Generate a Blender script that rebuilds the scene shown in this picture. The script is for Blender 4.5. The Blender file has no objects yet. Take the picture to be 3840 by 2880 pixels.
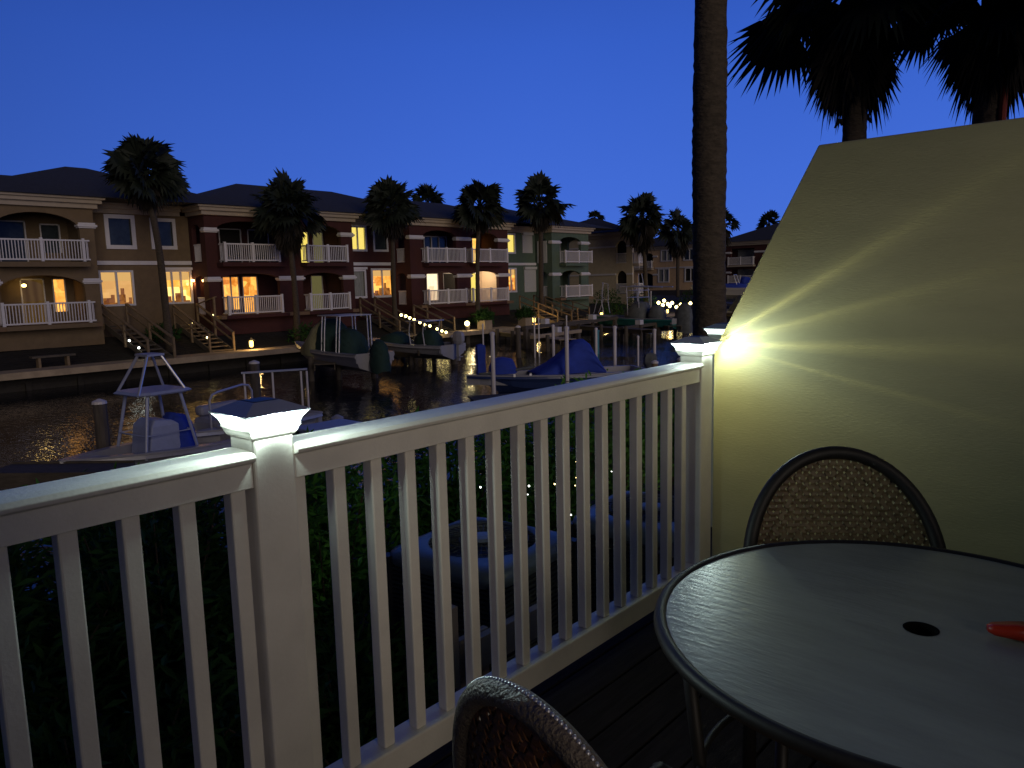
import bpy, math, random
from mathutils import Vector, Matrix
from math import sin, cos, pi, radians
random.seed(7)
S = bpy.context.scene
COL = S.collection

# ------------------------------------------------------------------ camera
cd = bpy.data.cameras.new("camera"); cam = bpy.data.objects.new("camera", cd); COL.objects.link(cam)
cd.sensor_width = 36; cd.lens = 26.72; cd.clip_end = 2000; cd.clip_start = 0.02
EYE = 1.415
cam.matrix_world = Matrix(((0.663, 0.116, -0.740, 0), (-0.748, 0.070, -0.660, 0), (-0.025, 0.991, 0.133, EYE), (0, 0, 0, 1)))
cam.location = (0, 0, EYE)
m3 = cam.matrix_world.to_3x3(); q = m3.to_quaternion(); q.normalize()
cam.rotation_mode = 'QUATERNION'; cam.rotation_quaternion = q
cd.dof.use_dof = False
S.camera = cam

# ------------------------------------------------------------------ sky, dusk
W = bpy.data.worlds.new("World"); S.world = W; W.use_nodes = True
nt = W.node_tree; nt.nodes.clear()
wo = nt.nodes.new("ShaderNodeOutputWorld"); bg = nt.nodes.new("ShaderNodeBackground")
tc = nt.nodes.new("ShaderNodeTexCoord"); sx = nt.nodes.new("ShaderNodeSeparateXYZ")
cr = nt.nodes.new("ShaderNodeValToRGB"); cr.color_ramp.elements[0].position = 0.0
cr.color_ramp.elements[0].color = (0.064, 0.160, 0.66, 1)
e = cr.color_ramp.elements[1]; e.position = 1.0; e.color = (0.004, 0.011, 0.07, 1)
for p, c in ((0.12, (0.050, 0.140, 0.63, 1)), (0.28, (0.034, 0.108, 0.54, 1)), (0.42, (0.021, 0.070, 0.38, 1)), (0.62, (0.008, 0.024, 0.15, 1))):
    n = cr.color_ramp.elements.new(p); n.color = c
# the sky is a little brighter towards the open end of the canal (+X)
dot = nt.nodes.new("ShaderNodeVectorMath"); dot.operation = 'DOT_PRODUCT'; dot.inputs[1].default_value = (0.95, 0.30, 0.0)
mr = nt.nodes.new("ShaderNodeMapRange"); mr.inputs[1].default_value = -0.3; mr.inputs[2].default_value = 0.9
mr.inputs[3].default_value = 0.10; mr.inputs[4].default_value = 1.05
nz = nt.nodes.new("ShaderNodeTexNoise"); nz.inputs['Scale'].default_value = 1.6; nz.inputs['Detail'].default_value = 4
mn = nt.nodes.new("ShaderNodeMapRange"); mn.inputs[3].default_value = 0.93; mn.inputs[4].default_value = 1.07
mm = nt.nodes.new("ShaderNodeMath"); mm.operation = 'MULTIPLY'
L = nt.links.new
L(tc.outputs['Generated'], sx.inputs[0]); L(sx.outputs[2], cr.inputs[0])
L(tc.outputs['Generated'], dot.inputs[0]); L(dot.outputs['Value'], mr.inputs[0])
L(tc.outputs['Generated'], nz.inputs['Vector']); L(nz.outputs[0], mn.inputs[0])
L(mr.outputs[0], mm.inputs[0]); L(mn.outputs[0], mm.inputs[1])
L(cr.outputs[0], bg.inputs[0]); L(mm.outputs[0], bg.inputs[1]); L(bg.outputs[0], wo.inputs[0])

# last warm glow of dusk from behind the photographer: one very soft, weak sun
sd = bpy.data.lights.new("dusk_sun", 'SUN'); sd.energy = 0.76; sd.angle = radians(35); sd.color = (1.0, 0.84, 0.68)
so = bpy.data.objects.new("dusk_sun", sd); COL.objects.link(so)
so.rotation_euler = Vector((0.38, 1.0, -0.25)).to_track_quat('-Z', 'Y').to_euler()

S.view_settings.view_transform = 'Standard'; S.view_settings.look = 'None'
S.view_settings.exposure = 0; S.view_settings.gamma = 1
S.cycles.use_denoising = True
S.cycles.sample_clamp_indirect = 4
S.cycles.max_bounces = 6; S.cycles.caustics_reflective = False; S.cycles.caustics_refractive = False

# ------------------------------------------------------------------ helpers
def tag(o, label=None, cat=None, group=None, kind=None):
    if label: o['label'] = label
    if cat: o['category'] = cat
    if group: o['group'] = group
    if kind: o['kind'] = kind
    return o

def thing(name, label, cat, loc=(0, 0, 0), rz=0.0, group=None):
    o = bpy.data.objects.new(name, None); COL.objects.link(o); o.empty_display_size = 0.1
    o.location = loc; o.rotation_euler = (0, 0, rz)
    return tag(o, label, cat, group)

class MB:
    def __init__(s): s.v = []; s.f = []
    def add(s, vs, fs):
        b = len(s.v); s.v += [tuple(p) for p in vs]; s.f += [tuple(b + i for i in f) for f in fs]; return s
    def box(s, x0, x1, y0, y1, z0, z1):
        if x1 < x0: x0, x1 = x1, x0
        if y1 < y0: y0, y1 = y1, y0
        if z1 < z0: z0, z1 = z1, z0
        return s.add([(x0, y0, z0), (x1, y0, z0), (x1, y1, z0), (x0, y1, z0), (x0, y0, z1), (x1, y0, z1), (x1, y1, z1), (x0, y1, z1)],
                     [(0, 3, 2, 1), (4, 5, 6, 7), (0, 1, 5, 4), (1, 2, 6, 5), (2, 3, 7, 6), (3, 0, 4, 7)])
    def bar(s, a, b, w, h, up=(0, 0, 1)):
        a = Vector(a); b = Vector(b); d = (b - a).normalized(); u = Vector(up)
        r = d.cross(u)
        if r.length < 1e-4: r = d.cross(Vector((1, 0, 0)))
        r.normalize(); u = r.cross(d)
        vs = []
        for p in (a, b):
            for sx_, sy_ in ((-1, -1), (1, -1), (1, 1), (-1, 1)):
                vs.append(p + r * sx_ * w / 2 + u * sy_ * h / 2)
        return s.add(vs, [(0, 1, 2, 3), (7, 6, 5, 4), (0, 4, 5, 1), (1, 5, 6, 2), (2, 6, 7, 3), (3, 7, 4, 0)])
    def tube(s, pts, r, n=8, cap=True, closed=False):
        pts = [Vector(p) for p in pts]; m = len(pts)
        rr = r if isinstance(r, (list, tuple)) else [r] * m
        ref = None; rings = []
        for i, p in enumerate(pts):
            if closed: d = pts[(i + 1) % m] - pts[i - 1]
            else: d = pts[min(i + 1, m - 1)] - pts[max(i - 1, 0)]
            d.normalize()
            if ref is None:
                ref = d.cross(Vector((0, 0, 1)))
                if ref.length < 0.1: ref = d.cross(Vector((1, 0, 0)))
            u = (ref - d * ref.dot(d)).normalized(); w = d.cross(u); ref = u
            rings.append([p + (u * cos(2 * pi * k / n) + w * sin(2 * pi * k / n)) * rr[i] for k in range(n)])
        vs = [p for g in rings for p in g]; fs = []
        for i in range(m if closed else m - 1):
            j = (i + 1) % m
            for k in range(n):
                k2 = (k + 1) % n; fs.append((i * n + k, i * n + k2, j * n + k2, j * n + k))
        if cap and not closed: fs += [tuple(range(n))[::-1], tuple((m - 1) * n + k for k in range(n))]
        return s.add(vs, fs)
    def lathe(s, prof, c=(0, 0, 0), n=20):
        vs = []; fs = []; m = len(prof)
        for (r, z) in prof:
            for k in range(n): vs.append((c[0] + r * cos(2 * pi * k / n), c[1] + r * sin(2 * pi * k / n), c[2] + z))
        for i in range(m - 1):
            for k in range(n):
                k2 = (k + 1) % n; fs.append((i * n + k, i * n + k2, (i + 1) * n + k2, (i + 1) * n + k))
        fs += [tuple(range(n))[::-1], tuple((m - 1) * n + k for k in range(n))]
        return s.add(vs, fs)
    def sqlathe(s, prof, c=(0, 0, 0), caps=True):     # square rings: half width, z
        vs = []; fs = []; m = len(prof)
        for (r, z) in prof:
            for a, b in ((-1, -1), (1, -1), (1, 1), (-1, 1)): vs.append((c[0] + r * a, c[1] + r * b, c[2] + z))
        for i in range(m - 1):
            for k in range(4):
                k2 = (k + 1) % 4; fs.append((i * 4 + k, i * 4 + k2, (i + 1) * 4 + k2, (i + 1) * 4 + k))
        if caps: fs += [(3, 2, 1, 0), tuple((m - 1) * 4 + k for k in range(4))]
        return s.add(vs, fs)
    def rings(s, rings, cap=True, closed=True):
        n = len(rings[0]); m = len(rings); vs = [p for g in rings for p in g]; fs = []
        for i in range(m - 1):
            for k in range(n if closed else n - 1):
                k2 = (k + 1) % n; fs.append((i * n + k, i * n + k2, (i + 1) * n + k2, (i + 1) * n + k))
        if cap: fs += [tuple(range(n))[::-1], tuple((m - 1) * n + k for k in range(n))]
        return s.add(vs, fs)
    def ball(s, c, r, n=10, m=6, sz=1.0):
        prof = [(max(r * sin(pi * i / m), r * 0.02), -r * sz * cos(pi * i / m)) for i in range(m + 1)]
        return s.lathe(prof, c, n)
    def build(s, name, mat, parent=None, smooth=False, bevel=0.0):
        me = bpy.data.meshes.new(name); me.from_pydata(s.v, [], s.f); me.materials.append(mat)
        if smooth: me.polygons.foreach_set("use_smooth", [True] * len(me.polygons))
        me.update()
        o = bpy.data.objects.new(name, me); COL.objects.link(o)
        if parent is not None: o.parent = parent
        if bevel:
            b = o.modifiers.new("bevel", 'BEVEL'); b.width = bevel; b.segments = 2; b.limit_method = 'ANGLE'
        return o

def copy_tree(o, parent=None):
    c = o.copy(); COL.objects.link(c)
    if parent is not None: c.parent = parent
    for ch in list(o.children): copy_tree(ch, c)
    return c

# ------------------------------------------------------------------ materials
def mat(name, col, rough=0.6, metal=0.0, var=0.0, vscale=6.0, bump=0.0, bscale=40.0, spec=0.5, coords='Object', stretch=(1, 1, 1), ior=None, dist=0.01):
    m = bpy.data.materials.new(name); m.use_nodes = True; t = m.node_tree; b = t.nodes['Principled BSDF']
    b.inputs['Base Color'].default_value = (*col, 1); b.inputs['Roughness'].default_value = rough; b.inputs['Metallic'].default_value = metal
    b.inputs['Specular IOR Level'].default_value = spec
    if ior: b.inputs['IOR'].default_value = ior
    tcn = t.nodes.new('ShaderNodeTexCoord'); mp = t.nodes.new('ShaderNodeMapping'); mp.inputs['Scale'].default_value = stretch
    t.links.new(tcn.outputs[coords], mp.inputs[0])
    if var:
        n = t.nodes.new('ShaderNodeTexNoise'); n.inputs['Scale'].default_value = vscale; n.inputs['Detail'].default_value = 6; n.inputs['Roughness'].default_value = 0.65
        r = t.nodes.new('ShaderNodeMapRange'); r.inputs[1].default_value = 0.3; r.inputs[2].default_value = 0.7
        r.inputs[3].default_value = 1 - var; r.inputs[4].default_value = 1 + var
        x = t.nodes.new('ShaderNodeVectorMath'); x.operation = 'SCALE'; x.inputs[0].default_value = col
        t.links.new(mp.outputs[0], n.inputs['Vector']); t.links.new(n.outputs[0], r.inputs[0]); t.links.new(r.outputs[0], x.inputs['Scale'])
        t.links.new(x.outputs[0], b.inputs['Base Color'])
    if bump:
        n2 = t.nodes.new('ShaderNodeTexNoise'); n2.inputs['Scale'].default_value = bscale; n2.inputs['Detail'].default_value = 5
        bn = t.nodes.new('ShaderNodeBump'); bn.inputs['Strength'].default_value = bump; bn.inputs['Distance'].default_value = dist
        t.links.new(mp.outputs[0], n2.inputs['Vector']); t.links.new(n2.outputs[0], bn.inputs['Height']); t.links.new(bn.outputs[0], b.inputs['Normal'])
    return m

def emit(name, col, st):
    m = bpy.data.materials.new(name); m.use_nodes = True; t = m.node_tree; t.nodes.clear()
    o = t.nodes.new('ShaderNodeOutputMaterial'); e_ = t.nodes.new('ShaderNodeEmission')
    e_.inputs[0].default_value = (*col, 1); e_.inputs[1].default_value = st; t.links.new(e_.outputs[0], o.inputs[0])
    return m

def emit_room(name, c0, c1, st, scale=1.6, kind='room', zs=1.0):
    """a lit window: warm room tones seen through glass / curtain / shutter louvres"""
    m = bpy.data.materials.new(name); m.use_nodes = True; t = m.node_tree; t.nodes.clear()
    o = t.nodes.new('ShaderNodeOutputMaterial'); e_ = t.nodes.new('ShaderNodeEmission'); e_.inputs[1].default_value = st
    g = t.nodes.new('ShaderNodeBsdfGlossy'); g.inputs['Roughness'].default_value = 0.05; g.inputs['Color'].default_value = (0.06, 0.06, 0.06, 1)
    a = t.nodes.new('ShaderNodeAddShader')
    tcn = t.nodes.new('ShaderNodeTexCoord'); r = t.nodes.new('ShaderNodeValToRGB')
    r.color_ramp.elements[0].color = (*c0, 1); r.color_ramp.elements[1].color = (*c1, 1)
    if kind == 'room':
        v = t.nodes.new('ShaderNodeTexVoronoi'); v.distance = 'CHEBYCHEV'; v.inputs['Scale'].default_value = scale
        n = t.nodes.new('ShaderNodeTexNoise'); n.inputs['Scale'].default_value = 4
        mx = t.nodes.new('ShaderNodeMath'); mx.operation = 'ADD'
        sp = t.nodes.new('ShaderNodeSeparateColor'); t.links.new(tcn.outputs['Object'], v.inputs['Vector']); t.links.new(tcn.outputs['Object'], n.inputs['Vector'])
        t.links.new(v.outputs['Color'], sp.inputs[0]); t.links.new(sp.outputs[0], mx.inputs[0])
        m2 = t.nodes.new('ShaderNodeMath'); m2.operation = 'MULTIPLY_ADD'; m2.inputs[1].default_value = 0.9; m2.inputs[2].default_value = -0.45
        t.links.new(n.outputs[0], m2.inputs[0]); t.links.new(m2.outputs[0], mx.inputs[1]); t.links.new(mx.outputs[0], r.inputs[0])
    elif kind == 'louvre':
        w = t.nodes.new('ShaderNodeTexWave'); w.bands_direction = 'Z'; w.inputs['Scale'].default_value = scale; w.inputs['Distortion'].default_value = 0.2
        t.links.new(tcn.outputs['Object'], w.inputs['Vector']); t.links.new(w.outputs[0], r.inputs[0])
    else:   # curtain folds
        w = t.nodes.new('ShaderNodeTexWave'); w.bands_direction = 'X'; w.inputs['Scale'].default_value = scale; w.inputs['Distortion'].default_value = 2.5; w.inputs['Detail'].default_value = 3
        t.links.new(tcn.outputs['Object'], w.inputs['Vector']); t.links.new(w.outputs[0], r.inputs[0])
    t.links.new(r.outputs[0], e_.inputs[0]); t.links.new(e_.outputs[0], a.inputs[0]); t.links.new(g.outputs[0], a.inputs[1]); t.links.new(a.outputs[0], o.inputs[0])
    return m

M = {}
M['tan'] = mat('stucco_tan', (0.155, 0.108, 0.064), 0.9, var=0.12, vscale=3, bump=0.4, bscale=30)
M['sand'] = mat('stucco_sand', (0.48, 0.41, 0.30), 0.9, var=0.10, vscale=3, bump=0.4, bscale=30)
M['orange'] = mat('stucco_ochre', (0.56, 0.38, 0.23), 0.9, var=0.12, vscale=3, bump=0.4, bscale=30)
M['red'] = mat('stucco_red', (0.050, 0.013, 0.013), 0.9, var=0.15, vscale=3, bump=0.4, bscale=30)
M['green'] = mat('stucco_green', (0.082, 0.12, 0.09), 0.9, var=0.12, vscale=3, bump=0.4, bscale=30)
M['trim'] = mat('cream_trim', (0.36, 0.30, 0.245), 0.8, var=0.08, vscale=4)
M['white'] = mat('white_vinyl_far', (0.62, 0.60, 0.64), 0.5, var=0.05)
M['vinyl'] = mat('white_vinyl', (0.74, 0.71, 0.64), 0.42, var=0.10, vscale=4, bump=0.08, bscale=120)
M['shingle'] = mat('roof_shingle', (0.030, 0.030, 0.036), 0.95, var=0.35, vscale=5, bump=0.6, bscale=14)
M['glass'] = mat('window_glass_dark', (0.035, 0.045, 0.055), 0.12, var=0.5, vscale=1.4)
M['curtain'] = mat('window_curtain', (0.24, 0.25, 0.24), 0.7, var=0.4, vscale=5, stretch=(6, 1, 0.4))
M['shutter'] = mat('storm_shutter_white', (0.48, 0.48, 0.50), 0.6, bump=0.3, bscale=3, stretch=(0.1, 0.1, 30))
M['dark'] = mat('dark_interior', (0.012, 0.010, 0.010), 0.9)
M['shade'] = mat('porch_ceiling', (0.16, 0.10, 0.06), 0.9)
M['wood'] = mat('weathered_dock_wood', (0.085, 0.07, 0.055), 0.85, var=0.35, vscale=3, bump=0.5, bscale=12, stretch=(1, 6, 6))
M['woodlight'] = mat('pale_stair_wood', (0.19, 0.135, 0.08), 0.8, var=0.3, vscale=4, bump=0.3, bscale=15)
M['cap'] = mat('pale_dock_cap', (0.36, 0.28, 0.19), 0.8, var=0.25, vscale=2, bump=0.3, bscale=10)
M['piling'] = mat('piling_wood', (0.09, 0.075, 0.065), 0.9, var=0.3, vscale=3, bump=0.6, bscale=10, stretch=(3, 3, 0.5))
M['pvc'] = mat('white_pvc_pole', (0.66, 0.62, 0.64), 0.45, var=0.08)
M['teal'] = mat('teal_pvc_pole', (0.06, 0.24, 0.28), 0.5)
M['gel'] = mat('white_gelcoat', (0.32, 0.32, 0.37), 0.25, var=0.04)
M['gelblue'] = mat('pale_blue_gelcoat', (0.34, 0.38, 0.56), 0.35, var=0.08)
M['navyhull'] = mat('navy_hull', (0.03, 0.05, 0.16), 0.3)
M['greenhull'] = mat('sea_green_hull', (0.03, 0.17, 0.17), 0.3, var=0.1)
M['navy'] = mat('navy_canvas', (0.020, 0.050, 0.38), 0.85, var=0.15, vscale=4, bump=0.5, bscale=5)
M['grn'] = mat('green_canvas', (0.012, 0.038, 0.034), 0.85, var=0.2, vscale=4, bump=0.6, bscale=6)
M['tanc'] = mat('faded_canvas', (0.20, 0.19, 0.11), 0.9, var=0.35, vscale=2, bump=0.8, bscale=4, stretch=(3, 3, 0.6))
M['greyc'] = mat('grey_canvas', (0.10, 0.11, 0.12), 0.9, var=0.3, vscale=3, bump=0.6, bscale=5)
M['alu'] = mat('aluminium_tube', (0.60, 0.60, 0.64), 0.32, metal=0.6)
M['black'] = mat('black_rubber', (0.015, 0.015, 0.016), 0.5)
M['soil'] = mat('dark_bank', (0.012, 0.010, 0.008), 0.95, var=0.5, vscale=1.5, bump=0.8, bscale=4, dist=0.1)
M['trunk'] = mat('palm_trunk', (0.060, 0.046, 0.034), 0.95, var=0.45, vscale=7, bump=0.9, bscale=14, stretch=(1, 1, 2.5), dist=0.03)
M['frond'] = mat('palm_frond', (0.006, 0.012, 0.006), 0.7, var=0.35, vscale=3)
M['skirt'] = mat('dead_palm_skirt', (0.012, 0.009, 0.007), 0.9, var=0.4, vscale=5)
M['leaf'] = mat('hedge_leaf_lit', (0.075, 0.22, 0.03), 0.75, spec=0.2, var=0.5, vscale=4)  # brighter copy of the leaf, standing in for lamp light on the hedge
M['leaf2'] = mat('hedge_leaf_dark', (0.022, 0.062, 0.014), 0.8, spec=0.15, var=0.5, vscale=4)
M['twig'] = mat('twig', (0.09, 0.06, 0.035), 0.9)
M['bulb'] = emit('warm_white_bulb', (1.0, 0.80, 0.30), 9)
M['bulbw'] = emit('cool_white_bulb', (0.9, 0.95, 0.85), 7)
M['flame'] = emit('amber_lantern_glow', (1.0, 0.62, 0.14), 6)
M['lens'] = emit('lamp_lens_glow', (0.80, 1.0, 0.94), 4.5)
M['warm'] = emit_room('lit_room_warm', (0.42, 0.12, 0.012), (0.90, 0.44, 0.085), 1.8, 1.7)
M['sheer'] = emit_room('lit_sheer', (0.60, 0.31, 0.09), (0.74, 0.42, 0.14), 1.2, 1.1)
M['bright'] = emit_room('lit_room_bright', (0.62, 0.26, 0.03), (1.0, 0.66, 0.18), 1.9, 1.9)
M['yell'] = emit_room('lit_yellow_louvre', (0.50, 0.36, 0.04), (0.95, 0.76, 0.18), 1.35, 9.0, 'louvre')
M['cream'] = emit_room('lit_cream_room', (0.70, 0.38, 0.18), (1.0, 0.80, 0.50), 1.5, 0.9)
M['dimy'] = emit_room('dim_yellow_curtain', (0.16, 0.08, 0.012), (0.24, 0.13, 0.03), 0.35, 0.8, 'curtain')
M['dimg'] = emit_room('dim_olive_louvre', (0.10, 0.09, 0.03), (0.26, 0.23, 0.09), 0.6, 6, 'louvre')
M['blind'] = emit('glowing_blind', (0.62, 0.36, 0.12), 1.15); M['clutter'] = emit_room('room_silhouettes', (0.16, 0.05, 0.012), (0.34, 0.13, 0.03), 0.9, 5.0)  # blind and furniture shapes glow themselves, in place of light from the room
M['wallo'] = mat('privacy_wall_paint', (0.47, 0.43, 0.25), 0.8, var=0.13, vscale=2.0, bump=0.45, bscale=110, dist=0.0022, stretch=(1, 0.4, 1.5))

# ------------------------------------------------------------------ ground, water
def plane(name, x0, x1, y0, y1, z, m, nx=1, ny=1, f=None):
    mb = MB()
    for j in range(ny + 1):
        for i in range(nx + 1):
            x = x0 + (x1 - x0) * i / nx; y = y0 + (y1 - y0) * j / ny
            mb.v.append((x, y, f(x, y) if f else z))
    for j in range(ny):
        for i in range(nx):
            a = j * (nx + 1) + i; mb.f.append((a, a + 1, a + nx + 2, a + nx + 1))
    return mb.build(name, m, smooth=bool(f))

ZW = -2.6; ZD = -1.78
wm = bpy.data.materials.new('canal_water'); wm.use_nodes = True; t = wm.node_tree; b = t.nodes['Principled BSDF']
b.inputs['Base Color'].default_value = (0.010, 0.012, 0.017, 1); b.inputs['Roughness'].default_value = 0.015; b.inputs['IOR'].default_value = 1.33
b.inputs['Specular IOR Level'].default_value = 0.5
tcn = t.nodes.new('ShaderNodeTexCoord'); mp = t.nodes.new('ShaderNodeMapping'); mp.inputs['Rotation'].default_value = (0, 0, radians(-42)); mp.inputs['Scale'].default_value = (1.0, 0.30, 1)
n1 = t.nodes.new('ShaderNodeTexNoise'); n1.inputs['Scale'].default_value = 8.5; n1.inputs['Detail'].default_value = 2.5; n1.inputs['Roughness'].default_value = 0.55
n2 = t.nodes.new('ShaderNodeTexNoise'); n2.inputs['Scale'].default_value = 0.5; n2.inputs['Detail'].default_value = 2
mul = t.nodes.new('ShaderNodeMath'); mul.operation = 'MULTIPLY_ADD'
bn = t.nodes.new('ShaderNodeBump'); bn.inputs['Strength'].default_value = 1.0; bn.inputs['Distance'].default_value = 0.030
t.links.new(tcn.outputs['Object'], mp.inputs[0]); t.links.new(mp.outputs[0], n1.inputs['Vector']); t.links.new(tcn.outputs['Object'], n2.inputs['Vector'])
mr2 = t.nodes.new('ShaderNodeMapRange'); mr2.inputs[1].default_value = 0.35; mr2.inputs[2].default_value = 0.65; mr2.inputs[3].default_value = 0.35; mr2.inputs[4].default_value = 1.1
t.links.new(n2.outputs[0], mr2.inputs[0]); t.links.new(n1.outputs[0], mul.inputs[0]); t.links.new(mr2.outputs[0], mul.inputs[1]); mul.inputs[2].default_value = 0
t.links.new(mul.outputs[0], bn.inputs['Height']); t.links.new(bn.outputs[0], b.inputs['Normal'])
tag(plane('water', -60, 400, 8.6, 36.6, ZW, wm), kind='structure')
def bankz(x, y):
    k = max(0, min(1, (y - 36.6) / 4.5)); k = k * k * (3 - 2 * k)
    return ZD - 0.03 + k * (0.95) + 0.06 * sin(x * 1.7) * sin(y * 1.3) * (0.2 + k)
tag(plane('far_bank', -60, 90, 36.6, 46, 0, M['soil'], 150, 16, bankz), kind='structure')
tag(plane('ground', -400, 900, 46, 900, -0.86, M['soil']), kind='structure')
def canal_end(x, y):
    k = max(0, min(1, (x - 86) / 7)); return ZD + k * 1.5
tag(plane('canal_end_bank', 84, 120, 36.61, 90, 0, M['soil'], 12, 6, canal_end), kind='structure')
def nearz(x, y):
    k = max(0, min(1, (8.6 - y) / 6.8)); return ZD - 0.15 + 0.85 * k + 0.04 * sin(x * 2.1) * sin(y * 1.9)
tag(plane('near_bank', -40, 60, -20, 8.6, 0, M['soil'], 60, 30, nearz), kind='structure')
bk = MB().box(-60, 84, 36.25, 36.6, ZW - 1, ZD); 
for x in range(-20, 84, 2): bk.box(x, x + 0.22, 36.1, 36.25, ZW - 1, ZD - 0.25)
bk.box(-60, 84, 36.13, 36.25, ZD - 0.5, ZD - 0.28)
tag(bk.build('far_bulkhead_wall', mat('wet_dark_timber', (0.028, 0.024, 0.021), 0.8, var=0.3, bump=0.5, bscale=8)), 'long timber bulkhead holding the far bank of the canal', 'bulkhead')
tag(MB().box(-60, 60, 8.6, 8.9, ZW - 1, ZD - 0.1).build('near_bulkhead_wall', M['wood']), 'timber bulkhead along the near bank below the hedge', 'bulkhead')
# pale cap boards / boardwalk on the far bulkhead, in runs as the photo shows
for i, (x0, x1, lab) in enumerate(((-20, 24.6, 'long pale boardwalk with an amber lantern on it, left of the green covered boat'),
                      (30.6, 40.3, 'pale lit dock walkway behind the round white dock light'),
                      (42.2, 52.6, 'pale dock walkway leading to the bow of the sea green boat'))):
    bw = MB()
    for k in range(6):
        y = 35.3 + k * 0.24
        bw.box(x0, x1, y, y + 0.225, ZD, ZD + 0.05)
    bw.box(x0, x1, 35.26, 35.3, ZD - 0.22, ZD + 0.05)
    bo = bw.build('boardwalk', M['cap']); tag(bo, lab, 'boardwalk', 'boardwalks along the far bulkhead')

# ------------------------------------------------------------------ facades across the canal
def wall_panel(name, m, parent, x0, x1, z0, z1, y, holes=(), th=0.25):
    """wall with rectangular / arched openings; local x,z in plane, y = front face"""
    cu = bpy.data.curves.new('tmp', 'CURVE'); cu.dimensions = '2D'; cu.fill_mode = 'BOTH'; cu.extrude = th / 2
    def loop(pts):
        s = cu.splines.new('POLY'); s.points.add(len(pts) - 1); s.use_cyclic_u = True
        for i, p in enumerate(pts): s.points[i].co = (p[0], p[1], 0, 1)
    loop([(x0, z0), (x1, z0), (x1, z1), (x0, z1)])
    for h in holes:
        a, b_, c, d = h[:4]; rise = h[4] if len(h) > 4 else 0
        if rise <= 0: loop([(a, c), (b_, c), (b_, d), (a, d)])
        else:
            pts = [(a, c), (b_, c)]
            n = 14
            for k in range(n + 1):
                u = pi * k / n; pts.append(((a + b_) / 2 + (b_ - a) / 2 * cos(u), d - rise + rise * sin(u)))
            loop(pts)
    to = bpy.data.objects.new('tmp', cu); COL.objects.link(to)
    bpy.context.view_layer.update()
    dg = bpy.context.evaluated_depsgraph_get()
    me = bpy.data.meshes.new_from_object(to.evaluated_get(dg)); bpy.data.objects.remove(to); bpy.data.curves.remove(cu)
    me.materials.clear(); me.materials.append(m); me.name = name
    for v in me.vertices:
        X, Z_, E_ = v.co; v.co = (X, y + th / 2 - E_, Z_)

    for p in me.polygons: p.use_smooth = False
    o = bpy.data.objects.new(name, me); COL.objects.link(o); o.parent = parent
    return o

def side_panel(name, m, parent, y0, y1, z0, z1, x, holes=(), th=0.25):
    """wall in the plane x = const, outer face at x facing -X (local)"""
    o = wall_panel(name, m, parent, y0, y1, z0, z1, 0, holes, th)
    for v in o.data.vertices:
        a, b_, c = v.co; v.co = (x + b_, a, c)
    o.data.flip_normals(); return o

def railing(par, x0, x1, y, z, posts, left=0.0, right=0.0, m=None, h=1.0, side=None):
    """balcony railing: posts, rails and pickets; left/right = length of the returns towards the wall"""
    m = m or M['white']; mb = MB()
    def run(p, q_, px):
        p = Vector(p); q_ = Vector(q_); Ln = (q_ - p).length; d = (q_ - p) / Ln
        up = Vector((0, 0, 1))
        mb.bar(p + up * (h - 0.04), q_ + up * (h - 0.04), 0.10, 0.07); mb.bar(p + up * 0.09, q_ + up * 0.09, 0.06, 0.07)
        n = int(Ln / 0.125)
        for i in range(1, n):
            c = p + d * (Ln * i / n); mb.bar(c + up * 0.09, c + up * (h - 0.05), 0.036, 0.036, up=(0, 1, 0))
        for t_ in px:
            c = p + d * (Ln * t_); mb.box(c.x - 0.06, c.x + 0.06, c.y - 0.06, c.y + 0.06, z, z + h + 0.06)
    run((x0, y, z), (x1, y, z), posts)
    if left: run((x0, y + left, z), (x0, y + 0.06, z), ())
    if right: run((x1, y + right, z), (x1, y + 0.06, z), ())
    return mb.build('balcony_railing', m, par)

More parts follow.
